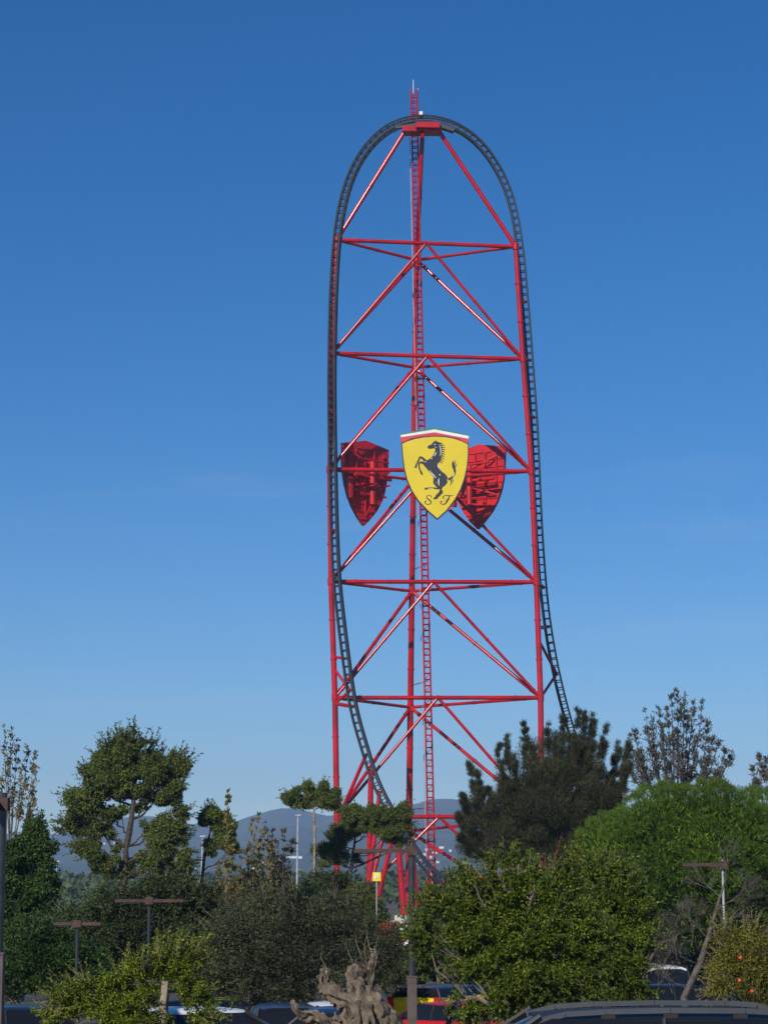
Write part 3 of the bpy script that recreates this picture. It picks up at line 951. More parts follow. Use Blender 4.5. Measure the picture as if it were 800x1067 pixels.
# ------------------------------------------------------------------ far woods, houses
n = 2600
d = rng.uniform(380, 2300, n) ** 1.0
px = rng.uniform(-120, 920, n)
chs = []
for i in range(n):
    x = (px[i] - 400) / F * d[i]
    z0 = hill_z(px[i], d[i])
    hgt = rng.uniform(4, 8) if d[i] > 500 else rng.uniform(3, 5.5)
    u = ball(34, 3)
    P = np.array([x, d[i], z0 + hgt * .55]) + u * np.array([hgt * .55, hgt * .5, hgt * .5])
    chs.append(leaves(P, u + rng.normal(size=(34, 3)) * .5, hgt * .28, hgt * .22))
o = leaf_obj('distant_woods', chs, M['l_far'], None)
tag(o, kind='stuff')

hs = [(55, 929, 700, 14, 4, 1), (88, 915, 900, 8, 4, 0), (46, 905, 1300, 7, 5, 0), (112, 880, 3600, 22, 8, 0), (124, 879, 3620, 16, 8, 0), (205, 905, 1500, 10, 5, 0), (232, 924, 600, 9, 3.2, 0), (300, 906, 1700, 12, 5, 0),
      (312, 908, 1800, 8, 5, 1), (444, 886, 3300, 15, 7, 0), (452, 890, 3000, 9, 6, 0), (459, 884, 3500, 12, 7, 0), (464, 893, 2700, 10, 6, 0), (438, 897, 2300, 9, 5, 0), (441, 891, 2900, 14, 6, 0), (455, 899, 2200, 7, 5, 1),
      (468, 887, 3300, 13, 6, 0), (447, 894, 2600, 8, 5, 0), (276, 900, 2200, 10, 5, 0), (266, 905, 1700, 8, 4, 1), (288, 903, 1900, 8, 4, 0), (178, 904, 1500, 8, 4, 1), (66, 911, 1000, 6, 4, 0), (35, 908, 1200, 8, 4, 0), (308, 894, 3200, 60, 7, 0), (432, 901, 2000, 8, 4, 0), (471, 897, 2300, 8, 5, 0)]
def hit(px_, py_):
    a_ = math.tan(math.atan((533.5 - py_) / F) + PITCH)
    for D_ in range(420, 5900, 20):
        if hill_z(px_, D_) >= EYE + a_ * D_ : return D_
    return None
for q, (hx, hy, hd, wd_, hh, rf) in enumerate(hs):
    hd = hit(hx, hy + .5)
    if hd is None: continue
    wd_ = min(wd_, rng.uniform(2.5, 5) / F * hd) if wd_ < 40 else 16 / F * hd; hh = min(hh, (2.0 if wd_ < 40 else 1.6) / F * hd)
    loc = Vector(((hx - 400) / F * hd, hd, 0)); gzv = hill_z(hx, hd); loc.z = gzv
    rt = empty('house', (loc.x, hd, gzv), 'small white house with a red roof far off below the mountains' if rf else 'small flat roofed white house far off below the mountains', 'house', 'houses far off below the mountains')
    if hx == 308: rt['label'] = 'long low white warehouse at the foot of the mountain'
    top = max(loc.z + hh * .5, gzv + hh)
    mb = MB(); mb.box((loc.x, hd, (top + gzv - 1) / 2), (wd_, wd_ * .6 if wd_ < 40 else 20, top - gzv + 1)); mb.build('wall', M['wallwhite'], rt)
    if rf:
        mb = MB(); hw, hl = wd_ * .38, wd_ * .55
        mb.add([(loc.x - hl, hd - hw, top), (loc.x + hl, hd - hw, top), (loc.x + hl, hd + hw, top), (loc.x - hl, hd + hw, top), (loc.x - hl, hd, top + hh * .4), (loc.x + hl, hd, top + hh * .4)],
               [(0, 1, 5, 4), (2, 3, 4, 5), (0, 4, 3), (1, 2, 5), (3, 2, 1, 0)]); mb.build('roof', M['rooftile'], rt)
    else:
        mb = MB(); mb.box((loc.x, hd, top + .2), (wd_ * 1.03, (wd_ * .6 if wd_ < 40 else 20) * 1.03, .4)); mb.build('roof', M['concrete'], rt)
    if hd < 2000:
        mb = MB()
        for k in (-.28, .05, .32): mb.box((loc.x + wd_ * k, hd - wd_ * .3 - .02, top - hh * .45), (wd_ * .1, .06, hh * .3))
        mb.build('window', M['trim'], rt)
# wind turbines on the ridge
for q, (tx, ty) in enumerate(((274, 847), (286, 843), (297, 842))):
    b0 = U(tx, ty + 1, 6000); t0 = U(tx, ty - 9, 6000)
    rt = empty('wind_turbine', b0, 'tiny white wind turbine on the mountain ridge', 'wind turbine', 'wind turbines on the ridge')
    mb = MB(); mb.tube(b0 - Vector((0, 0, 8)), t0, 1.1, .7, 8); mb.build('tower', M['antenna'], rt)
    mb = MB()
    for k in range(3):
        a = R(120 * k + 20 * q); mb.tube(t0 + Vector((0, -2, 0)), t0 + Vector((math.sin(a) * 11, -2, math.cos(a) * 11)), .5, .15, 5)
    mb.build('blade', M['antenna'], rt)

# white low building at the foot of the tower
bD = 150
bl = empty('white_building', ((407 - 400) / F * bD, bD, gz(bD)), 'low white building half hidden behind trees at the foot of the tower', 'building')
bw = 48 / F * bD; bx = (407 - 400) / F * bD; bt = U(407, 962, bD).z
mb = MB(); mb.box((bx, bD, (gz(bD) + bt) / 2), (bw, 4, bt - gz(bD))); mb.build('wall', M['wallwhite'], bl)
mb = MB(); mb.box((bx, bD, bt + .08), (bw + .3, 4.3, .15)); mb.build('roof', M['concrete'], bl)
for k in (-.35, 0, .3):
    mb = MB(); mb.box((bx + bw * k, bD - 2.02, bt - .7), (.5, .06, .6)); mb.build('window', M['glass'], bl)

# ------------------------------------------------------------------ trees
# big eucalyptus at the left
tree('eucalyptus_tree', 'tree', 'big domed eucalyptus with a forked dark trunk, tallest tree on the left', 110,
     [(141, 771, 22, 17), (122, 793, 30, 27), (150, 797, 28, 26), (136, 816, 32, 20), (104, 814, 27, 26), (180, 804, 19, 28), (166, 822, 24, 19), (88, 838, 22, 24), (102, 850, 22, 18), (184, 838, 16, 18), (86, 862, 20, 16), (110, 868, 14, 12),
      (174, 868, 26, 22), (160, 892, 26, 18), (187, 896, 18, 19), (94, 886, 24, 18), (116, 902, 24, 16), (70, 860, 12, 14), (175, 915, 24, 16), (140, 905, 20, 12), (148, 838, 14, 12), (118, 846, 16, 14), (156, 860, 14, 12), (124, 880, 12, 10)],
     131, (132, 882), 130000, .165, .06, M['l_euc'], M['bark_dark'], .19, nsub=320, droop=.45, twigs=.5, sprig=(800, .55, 16))
tree('eucalyptus_tree', 'tree', 'small round eucalyptus crown just right of the big domed eucalyptus', 112,
     [(222, 850, 17, 15), (234, 864, 15, 18), (224, 878, 14, 14), (240, 884, 10, 12)], 205, (213, 893), 22000, .16, .055, M['l_euc'], M['bark_dark'], .11, nsub=60, droop=.5, sprig=(60, .3, 10))
tree('leafy_tree', 'tree', 'deep green leafy tree low at the left edge beside the dark pole', 80,
     [(38, 866, 20, 18), (24, 890, 26, 24), (46, 888, 18, 20), (18, 925, 28, 30), (44, 930, 22, 28), (10, 960, 26, 30), (-10, 900, 26, 40)], 22, (24, 930), 70000, .12, .06, M['l_ivy'], M['bark'], .16, nsub=200, droop=.3, sprig=(150, .3, 12))
# lollipop and tower-side eucalyptus
tree('eucalyptus_tree', 'tree', 'slim flat topped eucalyptus with bare orange trunk beside the left tower column', 130,
     [(326, 822, 22, 10), (308, 832, 14, 12), (342, 830, 15, 13), (326, 836, 20, 8), (352, 842, 8, 8)], 328, (328, 868), 26000, .15, .05, M['l_euc'], M['bark_pale'], .10, nsub=80, droop=.35, depth=.8, sprig=(60, .3, 9))
tree('eucalyptus_tree', 'tree', 'dense dark eucalyptus standing before the foot of the red tower', 135,
     [(372, 852, 20, 18), (392, 850, 20, 16), (414, 848, 20, 14), (428, 860, 9, 10), (360, 866, 16, 14), (346, 880, 15, 14), (352, 872, 14, 12), (340, 888, 16, 12), (366, 892, 14, 10), (408, 866, 22, 12), (386, 862, 18, 10), (336, 896, 12, 12), (356, 896, 12, 10), (418, 876, 12, 7)],
     366, (366, 905), 60000, .15, .055, M['l_euc'], M['bark_dark'], .13, nsub=200, droop=.4, sprig=(120, .35, 10))

def plumes(root, D, tips, base, needle, per, mat, bark, r=.05, spread=.55, twig=.9, lean=0.6, start=.25, wd=.03, ntw=26, parent_trunk=None):
    """ascending branches set with feathery needle sprays"""
    tb = MB(); ch = []
    for t_ in tips:
        px, py = t_[:2]
        tip = U(px, py, D + (t_[2] if len(t_) > 2 else random.uniform(-1.5, 1.5)))
        b0 = U(base[0] + (px - base[0]) * .35 + random.uniform(-3, 3), base[1], D)
        dd = (tip - b0).length
        pth = bez(b0, tip, (0, 0, -.1 * dd) if abs(px - base[0]) < 20 else ((tip.x - b0.x) * .25, 0, -.12 * dd), 10)
        tb.path(pth, [r * (1.4 - .125 * j) for j in range(11)], 5, wob=.05)
        A = np.array([list(p) for p in pth])
        m = ntw
        f = start + (1 - start) * rng.uniform(0, 1, m) ** .8
        ii = np.clip((f * 10).astype(int), 0, 9)
        base_p = A[ii] + (A[ii + 1] - A[ii]) * (f * 10 - ii)[:, None]
        ax_ = unit(A[ii + 1] - A[ii])
        side = unit(np.cross(ax_, unit(rng.normal(size=(m, 3)))))
        tl = twig * (1.12 - f) * rng.uniform(.6, 1.2, m)
        tipv = base_p + (ax_ * lean + side * spread) * tl[:, None]
        for q in range(m):
            tb.path([Vector(base_p[q]), Vector(tipv[q])], [r * .35, r * .12], 3, caps=False)
        k = np.repeat(np.arange(m), per)
        g_ = rng.uniform(0, 1, len(k))[:, None]
        P = base_p[k] + (tipv[k] - base_p[k]) * g_ + rng.normal(size=(len(k), 3)) * twig * .06
        Dn = ax_[k] * .8 + side[k] * .5 + unit(rng.normal(size=(len(k), 3))) * .65
        ch.append(leaves(P, Dn, needle, wd))
    return tb, ch

# casuarina: dark feathery evergreen
D = 120
base = Vector(((562 - 400) / F * D, D, gz(D)))
cas = empty('feathery_evergreen', base, 'dark feathery evergreen with upright plumes hiding the right tower column', 'tree')
tips = [(489, 796), (497, 806), (509, 822), (519, 776), (527, 768), (536, 790), (546, 754), (556, 780), (571, 755), (580, 768), (587, 747), (595, 770), (602, 741), (609, 744), (618, 752), (619, 742), (628, 772), (631, 757), (640, 790), (645, 776), (655, 774), (650, 800), (638, 815),
        (482, 830), (478, 850), (500, 845), (530, 820), (560, 815), (590, 810), (620, 810), (545, 845), (515, 850), (575, 845), (605, 840), (632, 838), (480, 872), (640, 860), (657, 790), (535, 870), (560, 872), (590, 868), (615, 865), (500, 872)]
tb, ch = plumes(cas, D, tips, (562, 905), .24, 110, M['l_cas'], M['bark_red'], r=.05, twig=1.15, ntw=50, start=.3, wd=.02)
C, Rr, I = crown_clumps([(498, 862, 22, 34), (530, 850, 30, 48), (565, 835, 32, 58), (600, 830, 30, 58), (625, 840, 22, 50), (490, 890, 20, 18), (550, 885, 40, 24), (600, 880, 36, 24), (572, 792, 34, 38), (608, 778, 26, 30), (536, 802, 20, 28), (630, 800, 16, 26), (498, 826, 13, 26), (524, 812, 14, 26)], D, 210)
ch.append(fill(C, Rr, 110000, .25, .022, up=.7, droop=0, out=.4))
tb.tube(base, U(562, 890, D), .3, .24, 9)
tb.build('trunk', M['bark_red'], cas, smooth=True)
leaf_obj('crown', ch, M['l_cas'], cas)

# sparse tree behind
D = 150
base = Vector(((702 - 400) / F * D, D, gz(D)))
sp = empty('sparse_tree', base, 'thin sparse tree with open dusky branches rising behind the umbrella pine', 'tree')
tips = [(706, 718), (699, 722), (713, 724), (695, 738), (686, 738), (672, 740), (678, 748), (722, 730), (731, 728), (737, 752), (742, 768), (748, 772), (755, 782), (762, 783), (660, 757), (655, 765), (664, 775), (668, 790), (655, 800), (690, 755), (716, 748), (725, 765), (735, 790), (750, 800), (745, 812), (680, 775), (705, 760), (712, 785), (695, 795), (720, 800)]
tb, ch = plumes(sp, D, tips, (703, 838), .26, 15, M['l_sparse'], M['bark_dark'], r=.055, twig=1.25, ntw=24, start=.3, wd=.075, spread=.6)
tb.tube(base, U(703, 836, D), .22, .14, 8)
tb.build('trunk', M['bark_dark'], sp, smooth=True)
leaf_obj('crown', ch, M['l_sparse'], sp)
D = 140
for bx_, by_, tipset, lab, nm in ((796, 850, [(790, 787), (797, 790), (783, 800), (806, 788), (812, 795), (788, 812), (800, 805), (782, 822), (820, 800)], 'dusky sparse tree cut off by the right edge above the umbrella pine', 'sparse_tree'),
                              (10, 880, [(4, 752), (12, 760), (18, 772), (30, 775), (36, 782), (24, 792), (8, 790), (-6, 770), (38, 800), (28, 818), (36, 832), (14, 822), (22, 840), (2, 812), (32, 846)], 'wispy brown sparse tree rising behind the dark pole at the left edge', 'sparse_tree')):
    b0 = Vector(((bx_ - 400) / F * D, D, gz(D)))
    sp2 = empty(nm, b0, lab, 'tree')
    tb, ch = plumes(sp2, D, tipset, (bx_, by_), .2, 12 if bx_ > 400 else 9, M['l_sparse'], M['bark'], r=.035, twig=.9, ntw=22, start=.5, wd=.08, spread=.75)
    tb.tube(b0, U(bx_, by_ - 2, D), .18, .12, 8)
    tb.build('trunk', M['bark'], sp2, smooth=True)
    leaf_obj('crown', ch, M['l_sparse'] if bx_ > 400 else M['l_dry'], sp2)

# saplings with yellowing leaves left of the mountain
for D, bx_, by_, tipset, lab in ((95, 262, 960, [(262, 853), (270, 848), (276, 870), (268, 880), (258, 882), (282, 880), (250, 890), (272, 905), (280, 915), (262, 915), (290, 900), (248, 915), (285, 930), (256, 935), (270, 930)], 'thin sapling with sparse yellowing leaves, right of the small round eucalyptus'),
                            (92, 235, 965, [(237, 826), (238, 862), (240, 885), (228, 900), (246, 905), (232, 920), (222, 925), (250, 925), (240, 935), (228, 940)], 'dry spindly sapling with a long bare leader beneath the small round eucalyptus'),
                            (105, 290, 945, [(283, 862), (277, 858), (287, 876), (296, 865), (300, 880), (294, 893), (306, 872), (290, 900), (284, 890)], 'bare thin branched sapling before the mountain left of the slim eucalyptus')):
    b0 = Vector(((bx_ - 400) / F * D, D, gz(D)))
    sp2 = empty('sapling', b0, lab, 'tree')
    tb, ch = plumes(sp2, D, tipset, (bx_, by_), .2, 7, M['l_dry'], M['bark'], r=.022, twig=.6, ntw=18, start=.35, wd=.09, spread=.6)
    tb.tube(b0, U(bx_, by_ - 2, D), .07, .05, 6)
    tb.build('trunk', M['bark'], sp2, smooth=True)
    leaf_obj('crown', ch, M['l_dry'] if D != 105 else M['l_sparse'], sp2)

# umbrella pine
D = 90
base = Vector(((735 - 400) / F * D, D, gz(D)))
pine = empty('umbrella_pine', base, 'broad bright green umbrella pine with brush like tufts at the right', 'tree')
k = D / F
domes = [(725, 912, 102, 92, 0), (655, 905, 60, 60, -1.0), (790, 905, 62, 78, .5), (690, 890, 60, 70, -1.5), (620, 912, 26, 38, -.5), (745, 890, 62, 72, -1.8)]
P_, N_ = [], []
for (px, py, rx, ry, dy) in domes:
    cen = np.array(U(px, py, D + dy)); ext = np.array([rx * k, (rx + ry) * .5 * k, ry * k])
    m = int(rx * ry / 15)
    u = unit(rng.normal(size=(m, 3)))
    u[:, 2] = np.where(u[:, 2] < -.5, -u[:, 2], u[:, 2])
    lob = 1 + .05 * fbm(u[:, 0] * 6 + px, u[:, 2] * 6 + u[:, 1] * 4, 5, 3)
    P_.append(cen + u * ext * (lob * rng.uniform(.93, .99, m))[:, None]); N_.append(unit(u / ext))
P_ = np.concatenate(P_); N_ = np.concatenate(N_)
keep = np.ones(len(P_), bool)
for (px, py, rx, ry, dy) in domes:
    cen = np.array(U(px, py, D + dy)); ext = np.array([rx * k, (rx + ry) * .5 * k, ry * k])
    keep &= (np.linalg.norm((P_ - cen) / ext, axis=1) > .82)
P_, N_ = P_[keep], N_[keep]
# thin out tufts that stand too close together
order_ = rng.permutation(len(P_)); kept = []
for i in order_:
    if all((P_[i][0] - P_[j][0]) ** 2 + (P_[i][1] - P_[j][1]) ** 2 + (P_[i][2] - P_[j][2]) ** 2 > .14 for j in kept):
        kept.append(i)
P_, N_ = P_[kept], N_[kept]
A_ = unit(N_ * .8 + np.array([.08, 0, .55]))
nn = 230
pr_ = rng.uniform(.20, .36, len(P_))
kk = np.repeat(np.arange(len(P_)), nn)
S_ = unit(rng.normal(size=(len(kk), 3)) + A_[kk] * .55)
Pn = P_[kk] + S_ * (pr_[kk] * rng.uniform(.25, .85, len(kk)))[:, None] + A_[kk] * .06
Dn = S_ * .8 + A_[kk] * .7 + rng.normal(size=S_.shape) * .2
ch = [leaves(Pn, Dn, .115, .017)]
for (px, py, rx, ry, dy) in domes:
    m = int(rx * ry * 2.6); u = unit(rng.normal(size=(m, 3))); ext = np.array([rx * k, (rx + ry) * .5 * k, ry * k])
    ch.append(leaves(np.array(U(px, py, D + dy)) + u * ext * rng.uniform(.60, .82, (m, 1)), u * .3 + rng.normal(size=(m, 3)) * .5 + np.array([0, 0, .5]), .28, .06))
leaf_obj('crown', ch, M['l_pine'], pine)
tb = MB()
tb.path(bez(base, U(735, 930, D), (.2, 0, 0), 5), [.3, .27, .25, .24, .23, .22], 9)
for i in range(40):
    q = rng.integers(len(P_)); tb.path(bez(U(735, 945, D), U(735, 925, D).lerp(Vector(P_[q]), .8), (0, 0, -.3), 5), [.12, .1, .08, .06, .04, .02], 5)
tb.build('trunk', M['bark_red'], pine, smooth=True)

# dense middle masses
tree('dense_tree', 'tree', 'dark dense rounded tree on the left behind the crossbar street lamps', 75,
     [(120, 945, 40, 24), (170, 935, 44, 24), (210, 950, 36, 30), (90, 970, 40, 30), (150, 980, 60, 34), (205, 990, 40, 34), (60, 975, 30, 26)], 150, (150, 1000), 70000, .13, .055, M['l_dark'], M['bark'], .16, nsub=300, droop=.2, sprig=(260, .35, 12))
tree('dense_tree', 'tree', 'low spreading green tree at left edge under the leafy tree', 62,
     [(40, 985, 40, 34), (80, 1005, 36, 30), (20, 1015, 36, 26), (60, 1020, 40, 24)], 55, (55, 1030), 40000, .12, .04, M['l_ivy'], M['bark'], .12, nsub=200, droop=.1, sprig=(150, .3, 12))
tree('olive_tree', 'tree', 'broad grey green olive tree behind the gnarled old trunk', 58,
     [(250, 970, 44, 36), (300, 955, 48, 32), (350, 965, 48, 36), (395, 985, 36, 34), (280, 1005, 60, 40), (340, 1005, 50, 34), (225, 1005, 34, 36), (405, 1015, 26, 24), (255, 1030, 40, 22), (310, 1028, 46, 20)],
     320, (320, 1030), 90000, .095, .026, M['l_olive'], M['bark'], .2, nsub=380, droop=-.05, twigs=.35, sprig=(420, .3, 22))
for i, (px_, py_, rx_, ry_, dd) in enumerate(((255, 940, 36, 20, 105), (310, 935, 34, 18, 110), (345, 925, 30, 20, 118), (380, 942, 22, 24, 112), (210, 938, 30, 18, 115), (340, 945, 40, 16, 100), (452, 950, 26, 20, 120), (480, 930, 24, 26, 118), (465, 965, 30, 26, 95), (700, 990, 60, 40, 100), (640, 980, 50, 40, 98), (770, 985, 50, 44, 96), (520, 950, 40, 40, 100), (580, 950, 44, 44, 101), (300, 985, 50, 40, 92), (220, 990, 50, 40, 96), (120, 1000, 60, 40, 90), (30, 960, 40, 40, 99), (455, 985, 26, 26, 72), (430, 1000, 22, 22, 74), (490, 1000, 34, 26, 76), (410, 1000, 24, 20, 78))):
    tree('shrub', 'shrub', 'rounded evergreen shrub in the hedge between the car park and the tower', dd, [(px_, py_, rx_, ry_), (px_ - rx_ * .5, py_ + ry_ * .6, rx_ * .7, ry_ * .8), (px_ + rx_ * .5, py_ + ry_ * .6, rx_ * .7, ry_ * .8)], px_, (px_, py_ + ry_), 11000, .15, .06,
         M['l_dark'] if i % 3 else M['l_euc'], M['bark'], .08, nsub=60, group='shrubs in the hedge before the tower', twigs=.2)
tree('red_leaved_shrub', 'shrub', 'shrub of orange red leaves before the white building at the tower foot', 100, [(404, 968, 11, 8), (412, 976, 9, 9), (398, 976, 8, 8)], 405, (405, 985), 3200, .14, .09, M['l_red'], M['bark'], .05, nsub=30)
tree('red_leaved_shrub', 'shrub', 'small patch of bright red leaves showing over the olive tree', 70, [(244, 962, 6, 4), (250, 957, 4, 3)], 246, (246, 966), 500, .1, .07, M['l_red'], M['bark'], .03, nsub=12)

# citrus trees
tree('citrus_tree', 'tree', 'large glossy citrus tree right of the centre lamp post', 38,
     [(496, 922, 20, 18), (520, 910, 16, 14), (540, 900, 13, 9), (556, 926, 32, 24), (592, 914, 14, 18), (468, 944, 26, 16), (528, 944, 38, 24), (584, 946, 32, 24), (444, 968, 18, 14), (486, 970, 36, 24), (550, 980, 42, 28), (606, 978, 28, 28), (450, 992, 18, 14), (504, 1002, 34, 22), (560, 1020, 46, 28), (536, 1034, 30, 24), (600, 1018, 30, 30), (565, 1048, 44, 16), (520, 1052, 26, 12), (486, 1014, 20, 10), (490, 1054, 20, 11), (478, 1040, 12, 7)],
     543, (545, 1035), 110000, .064, .032, M['l_citrus'], M['bark'], .10, nsub=520, droop=.15, twigs=.6, sprig=(1000, .3, 22))
tree('citrus_tree', 'tree', 'dark citrus tree between the large citrus and the bare branched shrub', 44,
     [(612, 900, 20, 13), (640, 912, 24, 20), (655, 940, 26, 26), (624, 940, 30, 26), (664, 975, 22, 26), (630, 980, 38, 34), (650, 1012, 26, 26), (610, 1016, 36, 28), (640, 1040, 40, 14)],
     628, (628, 1030), 70000, .066, .032, M['l_citrus'], M['bark'], .09, nsub=330, droop=.15, twigs=.6, sprig=(600, .3, 22))
tree('citrus_tree', 'tree', 'bright yellow green young citrus at lower left with a stubby trunk', 30,
     [(146, 1010, 22, 16), (172, 998, 18, 18), (196, 1010, 20, 20), (205, 1034, 22, 18), (124, 1022, 24, 14), (160, 1024, 24, 14), (95, 1028, 26, 12), (70, 1036, 22, 12), (140, 1042, 30, 14), (100, 1050, 36, 16), (205, 1056, 20, 14), (62, 1052, 22, 12), (140, 1064, 44, 14)],
     178, (173, 1022), 24000, .046, .023, M['l_citrus_y'], M['bark_pale'], .085, nsub=260, droop=.1, twigs=.6, sprig=(420, .28, 20), limbs=False)
pr, C, Rr = tree('pomegranate_shrub', 'shrub', 'yellowing shrub with round red fruits in the lower right corner', 45,
     [(770, 985, 34, 24), (790, 1000, 30, 34), (755, 1015, 24, 26), (785, 1030, 34, 22), (745, 1035, 16, 14)], 778, (778, 1035), 30000, .05, .024, M['l_yellow'], M['bark'], .06, nsub=200, droop=.1, sprig=(260, .3, 16))
import bmesh
def fruit(px_, py_, d_, parent, r=.05):
    bm = bmesh.new(); bmesh.ops.create_uvsphere(bm, u_segments=12, v_segments=8, radius=r)
    c = U(px_, py_, d_)
    V = [(v.co.x + c.x, v.co.y + c.y, v.co.z * .95 + c.z) for v in bm.verts]; Fq = [tuple(v.index for v in f.verts) for f in bm.faces]; bm.free()
    mb = MB(); mb.add(V, Fq); mb.tube(c + Vector((0, 0, r * .8)), c + Vector((0, 0, r * 1.35)), r * .3, r * .45, 6)
    mb.build('fruit', M['fruit'], parent, smooth=True)
for px_, py_ in ((771, 998), (770, 1022), (783, 1033)):
    fruit(px_, py_, 44.1, pr, .043)

# bare branched shrub
D = 52
base = Vector(((714 - 400) / F * D, D, gz(D)))
bare = empty('bare_shrub', base, 'grey leafless shrub with tangled twigs and a leaning trunk before the pine', 'shrub')
tb = MB()
def rec(p, d, l, r, lev):
    q = p + d * l
    tb.path(bez(p, q, (random.uniform(-.1, .1) * l, random.uniform(-.1, .1) * l, random.uniform(-.05, .1) * l), 3), [r, r * .9, r * .8, r * .65], 5 if lev < 2 else 3, caps=False)
    if lev >= 5: return
    for _ in range(3 if lev else 5):
        nd = (d + Vector((random.gauss(0, .5), random.gauss(0, .5), random.gauss(0, .35)))).normalized()
        rec(p.lerp(q, random.uniform(.55, 1)), nd, l * random.uniform(.55, .8), r * .58, lev + 1)
tr_pts = [base, U(712, 1040, D), U(728, 1005, D), U(737, 978, D), U(745, 950, D), U(755, 918, D)]
tb.path(tr_pts, [.10, .085, .075, .06, .045, .02], 7, wob=.08)
for p, d_, l_ in ((U(737, 978, D), Vector((-.5, 0, .6)), .55), (U(745, 950, D), Vector((.6, -.2, .4)), .6), (U(728, 1005, D), Vector((-.8, -.2, .35)), .6), (U(750, 935, D), Vector((-.5, .3, .5)), .5), (U(741, 965, D), Vector((.7, .2, .2)), .55), (U(716, 1030, D), Vector((-.7, 0, .3)), .5)):
    rec(p, d_.normalized(), l_, .014, 0)
tb.path([U(665, 1035, D), U(672, 1010, D), U(682, 990, D), U(690, 982, D), U(705, 978, D)], [.05, .045, .04, .05, .03], 6, wob=.08)
tb.tube(Vector(((662 - 400) / F * D, D, gz(D))), U(665, 1035, D), .06, .05, 6)
for p_ in ((682, 990), (690, 1020), (700, 1035), (680, 1040), (705, 1000), (755, 918), (762, 950), (672, 1005), (720, 985)):
    rec(U(*p_, D + random.uniform(-.4, .4)), Vector((random.uniform(-.5, .5), 0, .9)).normalized(), .5, .011, 0)
tb.build('branches', paint('dull_grey_bark', (0.095, 0.08, 0.066), 0.9, var=0.3, scale=6, bump=0.5), bare)

# gnarled old olive trunk
D = 28
base = Vector(((370 - 400) / F * D, D, gz(D)))
old = empty('old_olive_trunk', base, 'gnarled grey brown old olive trunk with sawn stumps of limbs', 'tree trunk')
tb = MB()
from mathutils import noise
def kn(P, Rad, n=20, w_=.16, j=.010):
    pts_, rad_ = [], []
    for i in range(len(P) - 1):
        for k_ in range(7):
            t = k_ / 7; a = U(P[i][0], P[i][1], D + P[i][2]); b = U(P[i + 1][0], P[i + 1][1], D + P[i + 1][2])
            pts_.append(a.lerp(b, t)); rad_.append(Rad[i] + (Rad[i + 1] - Rad[i]) * t)
    pts_.append(U(P[-1][0], P[-1][1], D + P[-1][2])); rad_.append(Rad[-1])
    for _ in range(3):
        pts_ = [pts_[0]] + [pts_[i] * .5 + (pts_[i - 1] + pts_[i + 1]) * .25 for i in range(1, len(pts_) - 1)] + [pts_[-1]]
    i0 = len(tb.v)
    tb.path(pts_, rad_, n)
    sd = random.uniform(0, 50)
    for i in range(len(pts_)):
        for k_ in range(n):
            v = Vector(tb.v[i0 + i * n + k_]); c = pts_[i]; d_ = v - c
            a = 2 * math.pi * k_ / n
            tw = a + i * .06
            rdg = abs(noise.noise(Vector((math.cos(tw) * 1.6 + sd, math.sin(tw) * 1.6, i * .07)))) * 2
            lum = noise.noise(v * 5 + Vector((sd, 0, 0)))
            tb.v[i0 + i * n + k_] = tuple(c + d_ * (1.2 - .85 * rdg * (n > 8) + .42 * lum + .18 * noise.noise(v * 14)))
kn([(392, 1160, 0), (394, 1090, 0), (391, 1062, 0), (383, 1040, 0), (375, 1022, 0), (369, 1009, 0), (367, 1005, 0)], [.40, .34, .25, .20, .16, .11, .07])
kn([(352, 1160, .1), (362, 1085, .1), (368, 1060, .05), (362, 1045, 0), (351, 1041, 0), (341, 1032, 0), (336, 1021, 0), (338, 1012, 0), (340, 1008, 0)], [.34, .30, .18, .12, .11, .10, .10, .075, .04])
kn([(352, 1120, -.15), (346, 1080, -.15), (336, 1064, -.15), (325, 1058, -.1), (315, 1062, -.1), (309, 1055, -.1), (305, 1044, -.1), (304, 1042, -.1)], [.30, .24, .14, .09, .065, .05, .042, .025])
kn([(379, 1032, 0), (385, 1018, 0), (389, 1005, 0), (391, 994, 0), (391, 991, 0)], [.12, .07, .055, .045, .025])
kn([(373, 1026, 0), (379, 1012, .05), (377, 999, .05), (376, 996, .05)], [.10, .055, .035, .02])
kn([(420, 1120, .1), (412, 1082, .1), (400, 1060, .05), (386, 1042, 0)], [.26, .2, .15, .10])
kn([(372, 1120, -.25), (368, 1084, -.25), (376, 1064, -.22), (372, 1044, -.15)], [.24, .18, .12, .07])
kn([(330, 1130, -.1), (330, 1096, -.1), (340, 1076, -.1), (356, 1066, -.05)], [.2, .17, .14, .1])
for P in ([(389, 1000, 0), (384, 984, 0), (381, 968, 0), (383, 955, 0)], [(391, 992, 0), (394, 975, 0), (392, 960, 0)], [(376, 995, 0), (370, 980, 0), (372, 965, 0)], [(383, 1010, 0), (379, 985, 0), (386, 962, 0)], [(369, 1006, 0), (362, 990, 0), (360, 975, 0)], [(340, 1008, 0), (334, 998, 0), (336, 985, 0)]):
    kn(P, [.007, .005, .003, .0015] if len(P) == 4 else [.006, .004, .0015], 5, .05, .004)
tb.build('trunk', M['bark_old'], old, smooth=True)
C, Rr, I = crown_clumps([(384, 962, 10, 14), (372, 975, 9, 10), (392, 965, 8, 12), (360, 978, 8, 9)], D, 20)
leaf_obj('leaves', [fill(C, Rr, 500, .06, .013)], M['l_olive'], old)

